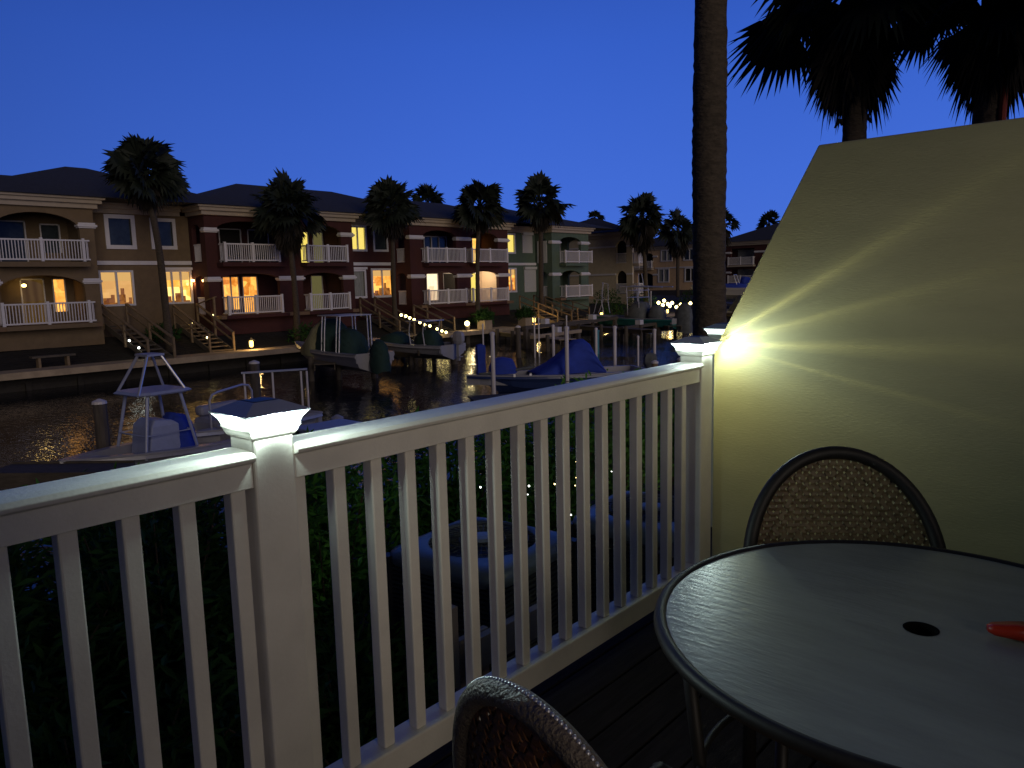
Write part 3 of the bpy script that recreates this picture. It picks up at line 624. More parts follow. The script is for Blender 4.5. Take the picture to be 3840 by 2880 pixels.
stairs('wooden stairs dropping from the tan house balcony into the dark', 15.0, 1.0, 40.6, -0.15, 35.6, -1.72, M['wood'])
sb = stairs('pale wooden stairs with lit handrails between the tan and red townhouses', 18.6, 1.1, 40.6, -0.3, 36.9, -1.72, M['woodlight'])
r = MB(); r.bar((19.8, 40.6, 0.62), (20.1, 39.0, 1.02), 0.12, 0.05); r.box(19.95, 20.05, 39.0, 39.1, -0.2, 1.0); r.build('landing_rail', M['woodlight'], sb)
stairs('wooden stairs in front of the grey curtained window of the red townhouse', 30.9, 1.0, 40.6, -0.3, 36.75, -1.72, M['wood'])
stairs('wooden stairs below the string of globe lights', 34.0, 1.0, 38.9, -0.9, 36.3, -1.72, M['wood'], mid=False)
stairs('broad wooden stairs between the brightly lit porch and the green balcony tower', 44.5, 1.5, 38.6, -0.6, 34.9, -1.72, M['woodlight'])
stairs('wooden stairs below the balcony tower of the green house', 49.6, 1.4, 40.2, -0.8, 36.9, -1.72, M['wood'])

def solar(x, y, z, lab, m='bulbw'):
    t_ = thing('solar_light', lab, 'garden light', (x, y, z), 0, 'small solar lights on the stairs')
    MB().tube([(0, 0, -0.25), (0, 0, 0.0)], 0.012, 6).build('stake', M['black'], t_); MB().ball((0, 0, 0.045), 0.055, 8, 5).build('bulb', M[m], t_)
solar(14.9, 37.6, -0.95, 'small white light highest on the dark stairs by the tan house'); solar(14.9, 36.6, -1.25, 'small white light in the middle of the dark stairs by the tan house'); solar(14.95, 35.9, -1.55, 'small white light lowest on the dark stairs by the tan house')
solar(18.6, 38.9, -0.35, 'small light highest on the pale lit stairs', 'bulb'); solar(18.6, 37.3, -1.05, 'small light lowest on the pale lit stairs', 'bulb'); solar(20.0, 39.3, -0.02, 'small light on the landing by the corner of the red townhouse', 'bulb')

def string(label, pts, rb, group=None):
    t_ = thing('string_lights', label, 'string lights', group=group)
    MB().tube(pts, 0.012, 4).build('wire', M['black'], t_)
    for p in pts: MB().ball((p[0], p[1], p[2] - rb * 0.9), rb, 10, 6).build('bulb', M['bulb'], t_)
string('string of yellow globe lights descending along the stairs left of the lit planter', [(29.5, 35, -0.3), (29.85, 35, -0.38), (30.15, 35, -0.5), (30.5, 35, -0.63), (30.95, 35, -0.82), (31.35, 35, -0.98), (31.75, 35, -1.08), (32.35, 35, -1.3), (32.75, 35, -1.45), (33.1, 35, -1.56)], 0.085)
string('cluster of round yellow globe lights by the far dock, left of the thick palm trunk', [(59.2, 35.2, -0.6), (59.6, 35, -0.82), (60.0, 35.1, -0.45), (60.3, 34.9, -0.75), (60.8, 35, -0.95), (61.4, 35.1, -0.7), (62.0, 35, -1.1), (62.8, 35, -0.9), (63.6, 35.1, -1.15), (64.6, 35, -0.85)], 0.15)

def lantern(label, x, y, z, watts, s=1.0, col=(1, 0.62, 0.22)):
    t_ = thing('dock_lantern', label, 'lantern', (x, y, z), 0, 'lit lanterns on the docks')
    MB().sqlathe([(0.07 * s, 0), (0.05 * s, 0.03), (0.05 * s, 0.10 * s), (0.10 * s, 0.12 * s)]).build('base', M['black'], t_)
    MB().lathe([(0.07 * s, 0.12 * s), (0.10 * s, 0.2 * s), (0.10 * s, 0.40 * s), (0.07 * s, 0.46 * s)], n=12).build('glass', M['flame'], t_)
    MB().sqlathe([(0.14 * s, 0.46 * s), (0.04 * s, 0.58 * s), (0.015 * s, 0.62 * s)]).build('lid', M['black'], t_)
    plamp(t_, (0, -0.28 * s, 0.4 * s), watts, col, 0.1)
lantern('amber lantern glowing on the long boardwalk right of the pale lit stairs', 20.5, 36.4, ZD + 0.05, 55)
lantern('amber lantern glowing on the dock in front of the green house', 43.2, 36.2, ZD + 0.05, 55, 1.15)
lantern('lantern glowing at the bow of the sea green boat', 51.0, 35.6, ZD + 0.05, 60, 1.1)
dl = thing('dock_post', 'dock post topped with a round white light, left of the lit planter', 'dock light', (36.0, 36.0, ZD))
MB().tube([(0, 0, -1.2), (0, 0, 0.35)], [0.17, 0.16], 12).build('post', M['piling'], dl); MB().ball((0, 0, 0.52), 0.17, 12, 8).build('globe', M['bulb'], dl); plamp(dl, (0, -0.35, 0.6), 28, (1, 0.75, 0.4))
lantern('small bright light on the stern side of the sea green boat lift', 58.0, 33.6, ZD + 0.1, 50, 0.9)

# bench, planters, tables on the dock
bn_ = thing('dock_bench', 'plain pale bench standing in the dark at the far left of the boardwalk', 'bench', (11.3, 36.7, ZD + 0.05))
MB().box(-0.85, 0.85, -0.2, 0.2, 0.42, 0.5).build('seat', M['wood'], bn_)
for s_ in (-0.62, 0.5): MB().box(s_, s_ + 0.1, -0.17, 0.17, 0, 0.42).build('leg', M['woodlight'], bn_)
def leafclump(mb, c, r, n, rnd, ln=0.35, w=0.06, up=0.3):
    for i in range(n):
        a = rnd.uniform(0, 2 * pi); el = math.asin(rnd.uniform(-0.3, 1)); k = rnd.uniform(0.25, 1) ** 0.6
        p = Vector(c) + Vector((cos(a) * cos(el) * r[0], sin(a) * cos(el) * r[1], sin(el) * r[2])) * k
        d = Vector((rnd.gauss(0, 1), rnd.gauss(0, 1), rnd.gauss(up, 0.8))).normalized(); s_ = d.cross(Vector((rnd.gauss(0, 1), rnd.gauss(0, 1), rnd.gauss(0, 1)))).normalized()
        L_ = ln * rnd.uniform(0.6, 1.2); mb.add([p, p + d * L_ * 0.5 + s_ * w / 2, p + d * L_, p + d * L_ * 0.5 - s_ * w / 2], [(0, 1, 2, 3)])
rp = random.Random(5)
for lab, x, y, sz in (('bushy green plant in a lit wooden planter box beside the round dock light', 37.6, 35.9, 0.75), ('green plant in a pot on the dock, between the planter box and the amber lantern', 41.0, 35.2, 0.72)):
    t_ = thing('potted_plant', lab, 'potted plant', (x, y, ZD + 0.05))
    pm = MB(); pm.sqlathe([(0.36, 0), (0.36, 0.6), (0.32, 0.6), (0.32, 0.5)], caps=True); pm.build('planter_box', M['cap'], t_)
    l_ = MB(); leafclump(l_, (0, 0, 0.75), (sz, sz * 0.9, sz * 0.7), 420, rp, 0.4, 0.09, 0.5); l_.build('foliage', M['leaf2'], t_)
# shrubs on the bank
for i, (x, y, r_, lab) in enumerate(((17.2, 39.2, 0.8, 'dark low shrub beside the thin palm stem, below the bright windows'), (24.5, 37.4, 0.9, 'dark green shrub on the bank below the left balconies of the red townhouse'), (39.4, 38.0, 0.8, 'rounded shrub on the bank below the brightly lit porch'), (54.6, 36.8, 1.0, 'green shrub beside the bow rail of the sea green boat'), (57.5, 39.5, 1.5, 'big dark shrub against the side of the sand coloured house'), (59.8, 37.3, 1.6, 'dark brush on the bank behind the sea green boat'), (70, 37.6, 1.6, 'dark shrub on the bank behind the yellow globe lights'), (78, 38.5, 1.8, 'dark shrub on the bank under the ochre house'))):
    t_ = thing('shrub', lab, 'shrub', (x, y, bankz(x, y)), 0, 'shrubs on the far bank')
    l_ = MB(); leafclump(l_, (0, 0, r_ * 0.35), (r_ * 1.2, r_, r_ * 0.9), 520, rp, 0.3, 0.07); l_.build('foliage', M['leaf2'], t_)
    st = MB(); [st.tube([(0, 0, -0.2), (cos(k) * r_ * 0.5, sin(k) * r_ * 0.5, r_ * 0.8)], 0.02, 5) for k in (0, 1.6, 3.1, 4.7)]; st.build('stems', M['twig'], t_)

# finger docks and pilings on the far side
def dock(label, a, b_, w, z, npile=4, m='wood', rail=False):
    t_ = thing('finger_dock', label, 'dock', group='finger docks reaching out from the far bank'); A = Vector((a[0], a[1], z)); B_ = Vector((b_[0], b_[1], z)); d = (B_ - A).normalized(); r_ = d.cross(Vector((0, 0, 1)))
    mb = MB(); n = int((B_ - A).length / 0.16)
    for i in range(n):
        c = A + d * (i + 0.5) * 0.16; mb.bar(c - r_ * w / 2, c + r_ * w / 2, 0.14, 0.04)
    mb.build('deck_boards', M[m], t_)
    jb = MB(); jb.bar(A + r_ * w * 0.45 + Vector((0, 0, -0.14)), B_ + r_ * w * 0.45 + Vector((0, 0, -0.14)), 0.05, 0.22); jb.bar(A - r_ * w * 0.45 + Vector((0, 0, -0.14)), B_ - r_ * w * 0.45 + Vector((0, 0, -0.14)), 0.05, 0.22); jb.build('joists', M['wood'], t_)
    for i in range(npile):
        c = A + (B_ - A) * ((i + 0.5) / npile)
        for s_ in (-1, 1):
            p = c + r_ * s_ * (w / 2 + 0.13); MB().tube([(p.x, p.y, ZW - 0.9), (p.x, p.y, z + 0.22)], 0.12, 10).build('piling', M['piling'], t_)
    return t_
dock('narrow finger dock along the near side of the green covered boat', (24.2, 35.2), (18.2, 26.6), 0.9, ZD, 4)
dock('finger dock between the green covered boat and the small green-trimmed boat', (29.6, 35.2), (24.8, 27.6), 0.9, ZD, 3)
dock('long low dock in the middle with lit boards', (38.3, 35.2), (34.0, 26.0), 1.1, ZD - 0.1, 4, 'cap')
dock('finger dock reaching out below the amber lantern', (44.3, 35.2), (41.5, 25.5), 1.0, ZD, 4)
dock('dock running under the sea green boat lift', (53.0, 35.2), (46.6, 26.4), 1.0, ZD - 0.1, 4)
dock('finger dock near the cluster of globe lights', (66.0, 36.0), (61.5, 27.5), 1.2, ZD, 3)
def piling(label, x, y, z, r=0.14, m='piling', band=None):
    t_ = thing('piling', label, 'piling', (x, y, ZW - 0.8), 0, 'free standing pilings'); h = z - ZW + 0.8
    MB().tube([(0, 0, 0), (0, 0, h * 0.5), (0.01, 0.01, h)], [r * 1.05, r, r * 0.95], 12).build('post', M[m], t_)
    MB().lathe([(r * 1.08, 0), (r * 1.02, 0.06), (0.03, 0.12)], (0, 0, h), 12).build('cap', M['pvc' if band is None else band], t_)
piling('pale capped piling at the mooring of the white T-top boat', 6.9, 19.5, -1.25, 0.16)
piling('dark piling in the water behind the left post lamp', 13.8, 24.4, -1.2, 0.17)
piling('dark piling standing off the green covered boat', 20.6, 26.4, -1.35, 0.15)
piling('dark piling at the bow of the small green-trimmed boat', 26.4, 27.4, -1.25, 0.16)
piling('square mooring pile with a pale cap before the middle dock', 30.4, 26.6, -1.0, 0.14)
piling('short stubby piling just left of the right post lamp', 24.8, 14.9, -1.75, 0.13, 'woodlight')
piling('short stubby piling nearest the right post lamp', 26.2, 14.6, -1.75, 0.13, 'woodlight')

# lift beams: horizontal timbers over the slips in the middle
def lift(label, pts, z, m='cap', px=None):
    t_ = thing('boat_lift', label, 'boat lift', group='boat lift frames in the slips')
    (x0, y0), (x1, y1) = pts
    MB().bar((x0, y0, z), (x1, y1, z), 0.26, 0.2).build('beam', M[m], t_)
    for k in (0.04, 0.96):
        x = x0 + (x1 - x0) * k; y = y0 + (y1 - y0) * k
        MB().box(x - 0.11, x + 0.11, y - 0.11, y + 0.11, ZW - 0.8, z - 0.101).build('upright', M['piling'], t_)
    x = x0 + (x1 - x0) * 0.5; y = y0 + (y1 - y0) * 0.5
    MB().box(x - 0.2, x + 0.2, y - 0.2, y + 0.2, z + 0.101, z + 0.42).build('motor_box', M['white'], t_)
lift('pale lift beam across the slip below the potted plant', ((34.6, 29.8), (39.6, 30.6)), -1.35, 'wood')
lift('long weathered lift beam right of the white capped pile', ((33.2, 28.0), (38.6, 28.6)), -1.75)
lift('weathered lift beam behind the blue canvas boat', ((39.2, 30.2), (46.6, 31.2)), -1.38, 'wood')
lift('low weathered lift beam by the teal pole', ((41.4, 27.4), (46.8, 28.0)), -1.75, 'wood')
lift('lit cream lift beam along the hull of the sea green boat', ((47.0, 29.6), (54.6, 30.0)), -1.42)

# guide poles
def pole(label, x, y, z0, z1, r=0.055, m='pvc', tilt=0.0):
    t_ = thing('guide_pole', label, 'pole', (x, y, z0), 0, 'plastic guide poles standing in the water')
    MB().tube([(0, 0, 0), (tilt * 0.5, 0, (z1 - z0) * 0.5), (tilt, 0, z1 - z0)], r, 8).build('pipe', M[m], t_); MB().lathe([(r * 1.2, -0.03), (r * 1.2, 0.05), (r * 0.5, 0.08)], (tilt, 0, z1 - z0), 8).build('end_cap', M[m], t_)
K = 1.377
for lab, x, y, z0, z1, r_ in (('white pole at the bow of the blue canvas boat, leftmost of the near poles', 19.1, 17.9, -2.7, -0.35, 0.075),
    ('white pole crossing the middle of the blue canvas', 21.6, 16.6, -2.7, -0.28, 0.075),
    ('white pole behind the left slope of the blue canvas', 24.6, 19.6, -2.7, -0.45, 0.06),
    ('white pole behind the right slope of the blue canvas', 27.5, 19.5, -2.7, -0.75, 0.06),
    ('tall white pole right of the blue canvas boat', 25.4, 17.1, -2.7, -0.50, 0.07),
    ('thin short white pole, second from the right post lamp', 27.6, 17.4, -2.7, -1.05, 0.045),
    ('white pole nearest the right post lamp', 28.6, 17.2, -2.7, -0.82, 0.065)): pole(lab, x, y, z0, z1, r_)
pole('broad teal pole by the lift beam behind the blue boat', 33.9, 24.0, -2.7, -1.35, 0.14, 'teal')
for lab, x, y, z1 in (('thin grey pole left of the pair of tall thin poles', 27.6, 26.5, -0.7), ('taller of the pair of thin poles before the middle dock', 30.8, 25.8, -0.5), ('shorter of the pair of thin poles before the middle dock', 31.4, 26.0, -0.6), ('thin grey pole just left of the amber lantern of the green house', 35.8, 27.5, -0.7), ('tall thin pole at the stern of the sea green boat', 50.2, 30.5, 0.4)): pole(lab, x, y, -2.7, z1, 0.04)

# ------------------------------------------------------------------ boats
def boat(label, pos, hd, L_=6.5, B=2.2, hull='gel', z=0.0, fb=0.75, bowrise=0.25, group=None, rimm='gel', sole='gelblue'):
    """hull lofted stern (local x=0) to bow (x=L); local z=0 is the gunwale at the stern"""
    t_ = thing('boat', label, 'boat', (pos[0], pos[1], z), hd, group)
    n = 16; outer = []; inner = []
    def st(s):
        hb = B / 2 * (1 - max(0, (s - 0.42) / 0.58) ** 2.3) * (0.93 + 0.07 * min(1, s * 4)); gz = bowrise * max(0, (s - 0.3) / 0.7) ** 1.6
        kz = -fb - 0.12 + (fb + bowrise) * max(0, (s - 0.72) / 0.28) ** 2.2; cz = kz + (0.28 + 0.2 * s) * (1 if s < 0.98 else 0.4); return max(hb, 0.03), gz, min(kz, gz - 0.1), min(cz, gz - 0.05)
    for i in range(n + 1):
        s = i / n; hb, gz, kz, cz = st(s); x = L_ * s; bx = L_ * (s + 0.0)
        rk = 0.35 * max(0, (s - 0.7) / 0.3)
        outer.append([(x + rk, hb, gz), (x + rk, hb + 0.03, gz - 0.10), (x + rk * 0.5, hb * 0.93, gz - (gz - cz) * 0.5), (x, hb * 0.82, cz), (x - rk * 0.4, 0.02, kz), (x - rk * 0.4, -0.02, kz), (x, -hb * 0.82, cz), (x + rk * 0.5, -hb * 0.93, gz - (gz - cz) * 0.5), (x + rk, -hb - 0.03, gz - 0.10), (x + rk, -hb, gz)])
    h = MB(); h.rings(outer, cap=False, closed=False); h.f.append(tuple(range(10)))
    h.build('hull', M[hull], t_, smooth=False)
    g = MB()
    rin = []
    for i in range(n + 1):
        s = i / n; hb, gz, kz, cz = st(s); rk = 0.35 * max(0, (s - 0.7) / 0.3); x = L_ * s + rk; ins = min(0.17, hb * 0.8)
        rin.append([(x, hb + 0.035, gz - 0.012), (x, hb + 0.035, gz + 0.03), (x, hb - ins, gz + 0.03), (x, hb - ins - 0.01, gz - 0.35), (x, -hb + ins + 0.01, gz - 0.35), (x, -hb + ins, gz + 0.03), (x, -hb - 0.035, gz + 0.03), (x, -hb - 0.035, gz - 0.012)])
    g.rings(rin, cap=False, closed=False); g.box(-0.02, 0.12, -B * 0.45, B * 0.45, -0.35, 0.035); g.build('gunwale_and_deck', M[rimm], t_)
    return t_
def outboard(t_, x, y, z, m='black', s=1.0, name='outboard_engine', up=0):
    e_ = MB(); e_.rings([[(x + a * s * 0.28 * k - 0.05, y + b_ * s * 0.17 * k, z + zz * s) for a, b_ in ((-1, -0.7), (0, -1), (1, -0.7), (1, 0.7), (0, 1), (-1, 0.7))] for k, zz in ((0.7, -0.1), (1, 0.08), (1, 0.32), (0.82, 0.47), (0.4, 0.53))])
    e_.box(x - 0.09 * s, x + 0.09 * s, y - 0.06, y + 0.06, z - 0.9 * s, z - 0.1 * s); e_.box(x - 0.22 * s, x + 0.12, y - 0.1, y + 0.1, z - 0.72 * s, z - 0.68 * s); return e_.build(name, M[m], t_, bevel=0.02)
def console(t_, x, w, m='gel', h=0.9, wind=True):
    c = MB(); c.rings([[(x - 0.35, -w / 2, -0.35), (x + 0.45, -w / 2, -0.35), (x + 0.45, w / 2, -0.35), (x - 0.35, w / 2, -0.35)], [(x - 0.33, -w / 2, h - 0.45), (x + 0.32, -w / 2, h - 0.45), (x + 0.32, w / 2, h - 0.45), (x - 0.33, w / 2, h - 0.45)], [(x - 0.2, -w * 0.42, h - 0.35), (x + 0.2, -w * 0.42, h - 0.3), (x + 0.2, w * 0.42, h - 0.3), (x - 0.2, w * 0.42, h - 0.35)]])
    return c.build('console', M[m], t_, bevel=0.03)
def cover(t_, prof, m, name='canvas_cover', seed=1, n=30):
    """draped canvas: prof = list of (x, halfwidth, ztop, zbase)"""
    rnd = random.Random(seed); rg = []
    for (x, hw, zt, zb) in prof:
        g = []
        for k in range(n + 1):
            a = pi * k / n; ca = cos(a); sa = sin(a)
            f_ = 1 + (0.05 * sin(k * 1.9 + x * 3) + 0.04 * sin(k * 0.83 - x * 5)) * (1 - 0.7 * sa)
            g.append((x + 0.02 * sin(k * 1.9), hw * (abs(ca) ** 0.75) * (1 if ca > 0 else -1) * f_, zb + (zt - zb) * (sa ** 0.8) * (1 + 0.015 * rnd.uniform(-1, 1))))
        rg.append(g)
    mb = MB().rings(rg, cap=True, closed=False); return mb.build(name, M[m], t_, smooth=True)

# B0: blue canvas boat, near side of the canal
ang = math.atan2(19.03 - 15.3, 18.9 - 24.35)      # stern -> bow direction
BB = boat('navy boat with white gunwale under a peaked blue canvas, moored among white poles', (25.0, 15.6), ang, 6.5, 2.1, 'navyhull', -2.0, 0.72, 0.08)
cover(BB, [(1.75, 0.85, 0.10, 0.02), (1.9, 0.8, 0.45, 0.0), (2.2, 0.60, 1.08, 0.02), (2.4, 0.5, 1.24, 0.02), (2.75, 0.5, 1.22, 0.02), (3.2, 0.66, 0.80, 0.02), (3.7, 0.8, 0.42, 0.02), (4.2, 0.8, 0.14, 0.02), (4.35, 0.7, 0.06, 0.02)], 'navy', seed=2)
cover(BB, [(5.0, 0.2, 0.25, 0.12), (5.15, 0.36, 0.62, 0.1), (5.5, 0.40, 0.70, 0.1), (5.8, 0.36, 0.66, 0.1), (5.95, 0.25, 0.4, 0.1)], 'navy', 'seat_cover', 3)
MB().rings([[(6.28 + a * r_, b_ * r_ - 0.1, zz) for a, b_ in ((-1, -1), (1, -1), (1, 1), (-1, 1))] for r_, zz in ((0.17, 0.05), (0.14, 0.6), (0.16, 0.95), (0.15, 1.15), (0.06, 1.2))]).build('trolling_motor_cover', M['navy'], BB, bevel=0.02)
MB().tube([(0.4, 0.82, 0.05), (0.42, 0.82, 0.22)], 0.03).tube([(0.4, -0.82, 0.05), (0.42, -0.82, 0.25)], 0.03).tube([(4.4, 0.3, 0.3), (5.6, 0.2, 0.16), (6.4, 0.1, 0.12)], 0.05).build('rail', M['greyc'], BB)
for k in (4.6, 5.2): MB().box(k, k + 0.08, 0.68, 0.76, 0.03, 0.13).build('cleat', M['alu'], BB)
outboard(BB, -0.3, 0, 0.1, 'greyc', 0.9)

# N1: white boat with T-top, near left
NB = boat('white boat at the left with a bluish T-top and a tall tube tower', (10.0, 17.6), radians(186), 4.5, 1.9, 'gel', -2.12, 0.45, 0.12)
tt = MB(); tt.rings([[(2.75 + a * k, b_ * k2, 1.30 + zz) for a, b_ in ((-0.64, -0.52), (-0.4, -0.64), (0.4, -0.64), (0.64, -0.5), (0.64, 0.5), (0.4, 0.64), (-0.4, 0.64), (-0.64, 0.52))] for k, k2, zz in ((0.95, 0.95, -0.03), (1, 1, 0.0), (0.9, 0.9, 0.05))]); tt.build('t_top', M['gelblue'], NB, smooth=False)
fr = MB()
for sx_, sy_ in ((-1, -1), (1, -1), (1, 1), (-1, 1)): fr.tube([(2.75 + sx_ * 0.62, sy_ * 0.62, -0.1), (2.75 + sx_ * 0.38, sy_ * 0.45, 1.27)], 0.035)
fr.tube([(2.2, -0.55, 0.4), (3.3, -0.55, 0.4), (3.3, 0.55, 0.4), (2.2, 0.55, 0.4)], 0.02, closed=True); fr.build('t_top_frame', M['gelblue'], NB)
tw = MB()
for sx_, sy_ in ((-0.55, -0.5), (0.55, -0.5), (0.6, 0.5), (-0.5, 0.5)): tw.tube([(2.75 + sx_, sy_, 1.3), (2.75 + sx_ * 0.28, sy_ * 0.4, 2.12)], 0.03)
tw.box(2.55, 2.95, -0.26, 0.26, 2.1, 2.15); tw.build('tower', M['alu'], NB)
console(NB, 2.75, 0.8, 'gelblue', 1.0)
cover(NB, [(1.95, 0.3, 0.3, -0.2), (2.05, 0.42, 0.66, -0.2), (2.4, 0.44, 0.76, -0.2), (2.55, 0.3, 0.5, -0.2)], 'navy', 'seat_cover', 4)
MB().box(0.15, 0.75, -0.8, 0.8, -0.34, 0.12).build('stern_seat', M['gel'], NB, bevel=0.05); outboard(NB, -0.3, 0, 0.2, 'navy', 0.9)

# N2: boat with rounded lounge seats and rail arch, mostly behind the left post lamp
N2 = boat('boat with padded seats and a rail arch, mostly hidden behind the left post lamp', (12.2, 19.3), radians(190), 4.2, 2.1, 'gelblue', -2.15, 0.42, 0.1)
MB().box(1.4, 2.9, -0.85, 0.8, -0.3, 0.22).build('lounge_seat', M['gel'], N2, bevel=0.12)
MB().box(1.5, 2.8, -0.9, -0.6, 0.22, 0.5).build('seat_back', M['gel'], N2, bevel=0.1)
MB().tube([(3.1, 0.2, -0.1), (3.1, 0.2, 0.75), (3.0, 0.18, 0.88), (2.8, 0.15, 0.93), (1.9, 0.0, 1.0), (1.7, 0, 0.96), (1.6, 0, 0.8), (1.6, 0, 0.1)], 0.03, 8).build('rail_arch', M['alu'], N2)
LR = thing('dock_rail', 'pale loading rail with grey uprights over the water, behind the left post lamp', 'rail', (11.9, 20.9, 0))
MB().bar((-0.35, 0.3, -1.1), (1.15, -0.9, -1.06), 0.12, 0.05).build('top_rail', M['gelblue'], LR)
for x, y in ((-0.3, 0.25), (0.35, -0.25), (1.0, -0.78), (1.14, -0.88)): MB().tube([(x, y, -1.12), (x, y, -2.9)], 0.032, 8).build('upright', M['pvc'], LR)
piling('low piling with a white box top between the left post lamp and the railing', 9.55, 13.6, -1.45, 0.13, 'piling', 'gel')
tag(MB().box(8.4, 9.4, 12.6, 13.3, -1.75, -1.45).box(8.3, 9.5, 12.5, 13.4, -1.45, -1.38).build('dock_box', M['gelblue'], bevel=0.02), 'white dock locker showing above the railing right of the left post lamp', 'dock box')
RM = thing('ramp', 'dark wooden ramp end sticking out over the water at the left', 'ramp', (5.0, 16.6, -2.1), radians(-52))
MB().box(-1.3, 1.3, -0.45, 0.45, 0, 0.06).build('ramp_deck', M['wood'], RM); MB().box(-1.3, 1.3, -0.49, -0.45, -0.2, 0.1).box(-1.3, 1.3, 0.45, 0.49, -0.2, 0.1).build('side_beam', M['wood'], RM)
MB().tube([(-1.1, 0.4, 0), (-1.1, 0.4, -1.4)], 0.09).tube([(1.1, 0.4, 0), (1.1, 0.4, -1.4)], 0.09).build('piling', M['piling'], RM)
nd = thing('near_dock', 'weathered dock below the hull of the blue canvas boat', 'dock', (0, 0, 0))
db = MB()
for i in range(44): db.bar((17.6 + i * 0.15 * 0.83, 17.6 - i * 0.15 * 0.56, -2.3), (17.0 + i * 0.15 * 0.83, 16.7 - i * 0.15 * 0.56, -2.3), 0.135, 0.04)
db.build('deck_boards', M['wood'], nd)
for k in (0, 14, 28, 42): MB().tube([(17.3 + k * 0.1245, 17.1 - k * 0.084, -3.4), (17.3 + k * 0.1245, 17.1 - k * 0.084, -2.33)], 0.12).build('piling', M['piling'], nd)

# far boats
a1 = radians(84)
F1 = boat('white boat under tall green and tan canvas with a grey tube top', (19.5, 24.9), a1, 6.6, 2.0, 'gel', -1.36, 0.7, 0.2, 'boats along the far bank')
cover(F1, [(2.7, 0.6, 0.5, 0.0), (2.9, 0.8, 1.0, -0.1), (3.3, 0.8, 1.32, -0.1), (3.7, 0.8, 1.38, -0.1), (4.2, 0.8, 0.6, 0.0), (4.5, 0.6, 0.2, 0.1)], 'grn', seed=6)
cover(F1, [(3.5, 0.9, 1.42, -0.25), (3.9, 1.05, 1.2, -0.25), (4.4, 1.0, 0.6, -0.2), (4.9, 0.8, 0.25, 0.0)], 'tanc', 'canvas_skirt', 7)
cover(F1, [(1.3, 0.4, 0.3, -0.1), (1.5, 0.65, 0.8, -0.1), (2.0, 0.7, 0.98, -0.1), (2.45, 0.6, 0.8, -0.1), (2.6, 0.4, 0.4, 0)], 'grn', 'console_cover', 8)
cover(F1, [(-0.75, 0.2, 0.1, -0.7), (-0.6, 0.34, 0.5, -0.8), (-0.25, 0.36, 0.6, -0.7), (0.0, 0.28, 0.35, -0.4)], 'grn', 'engine_cover', 9)
MB().box(1.4, 3.2, -0.8, 0.8, 1.52, 1.56).build('tube_top', M['alu'], F1)
f = MB()
for x in (1.5, 1.75, 2.75, 3.0):
    for s_ in (-0.8, 0.8): f.tube([(x, s_, 0), (x - 0.05, s_ * 0.95, 0.9), (x - 0.1, s_ * 0.9, 1.53)], 0.03)
f.build('tube_top_frame', M['alu'], F1)
F2 = boat('small white boat with green canvas seats, below the string of globe lights', (25.6, 26.6), radians(97), 5.4, 2.1, 'gel', -1.55, 0.6, 0.2, 'boats along the far bank')
cover(F2, [(1.0, 0.5, 0.5, -0.1), (1.3, 0.5, 0.7, -0.1), (1.8, 0.5, 0.72, -0.1), (2.1, 0.5, 0.5, -0.1)], 'grn', 'seat_cover', 10); cover(F2, [(3.2, 0.5, 0.4, 0), (3.6, 0.7, 0.6, 0), (4.3, 0.6, 0.45, 0.05), (4.6, 0.4, 0.2, 0.1)], 'grn', 'bow_cover', 11)
MB().box(1.1, 2.4, -0.7, 0.7, 1.15, 1.19).build('tube_top', M['alu'], F2)
f = MB(); [f.tube([(x, s_, -0.1), (x + 0.1, s_, 0.6), (x, s_, 1.16)], 0.03) for x in (1.3, 2.2) for s_ in (-0.6, 0.6)]; f.tube([(1.3, -0.6, 0.02), (2.2, -0.6, 0.02), (2.2, 0.6, 0.02), (1.3, 0.6, 0.02)], 0.025, closed=True); f.build('tube_top_frame', M['alu'], F2)
outboard(F2, -0.3, 0, 0.15, 'gel', 1.0)
F3 = boat('sea green boat on a lift with grey covers, tube tower and bow rails', (47.6, 26.6), radians(88), 7.9, 2.3, 'greenhull', -1.42, 0.75, 0.2, 'boats along the far bank')
cover(F3, [(2.6, 0.5, 0.5, -0.1), (2.9, 0.85, 1.15, -0.1), (3.6, 0.85, 1.2, -0.1), (4.2, 0.6, 0.6, -0.1), (4.35, 0.5, 0.3, -0.1)], 'greyc', 'console_cover', 12)
cover(F3, [(1.3, 0.4, 0.4, -0.1), (1.6, 0.6, 0.9, -0.1), (2.1, 0.6, 0.95, -0.1), (2.4, 0.4, 0.5, -0.1)], 'greyc', 'seat_cover', 13)
cover(F3, [(-0.9, 0.3, 0.5, -1.0), (-0.7, 0.45, 1.0, -1.0), (-0.2, 0.5, 1.1, -0.9), (0.2, 0.4, 0.7, -0.5)], 'greyc', 'engine_cover', 14)
f = MB()
for x in (2.9, 3.9):
    for s_ in (-0.7, 0.7): f.tube([(x, s_, 0.2), (x + 0.15, s_ * 0.9, 2.3)], 0.03)
for zz in (1.5, 2.0): f.tube([(2.95, -0.65, zz), (2.95, 0.65, zz), (3.95, 0.65, zz), (3.95, -0.65, zz)], 0.022, closed=True)
f.tube([(1.0, -0.7, 2.2), (4.6, -0.7, 2.3)], 0.045); f.tube([(1.0, 0.7, 2.2), (4.6, 0.7, 2.3)], 0.045); f.tube([(3.2, -0.3, 2.3), (3.3, -0.2, 3.2)], 0.025); f.tube([(3.2, 0.3, 2.3), (3.3, 0.2, 3.2)], 0.025); f.build('tower', M['alu'], F3)
f = MB(); f.tube([(6.3, -0.4, 0.3), (6.5, -0.4, 1.3), (6.9, -0.4, 1.35), (7.3, -0.3, 0.3)], 0.03); f.tube([(6.3, 0.4, 0.3), (6.5, 0.4, 1.3), (6.9, 0.4, 1.35), (7.3, 0.3, 0.3)], 0.03)
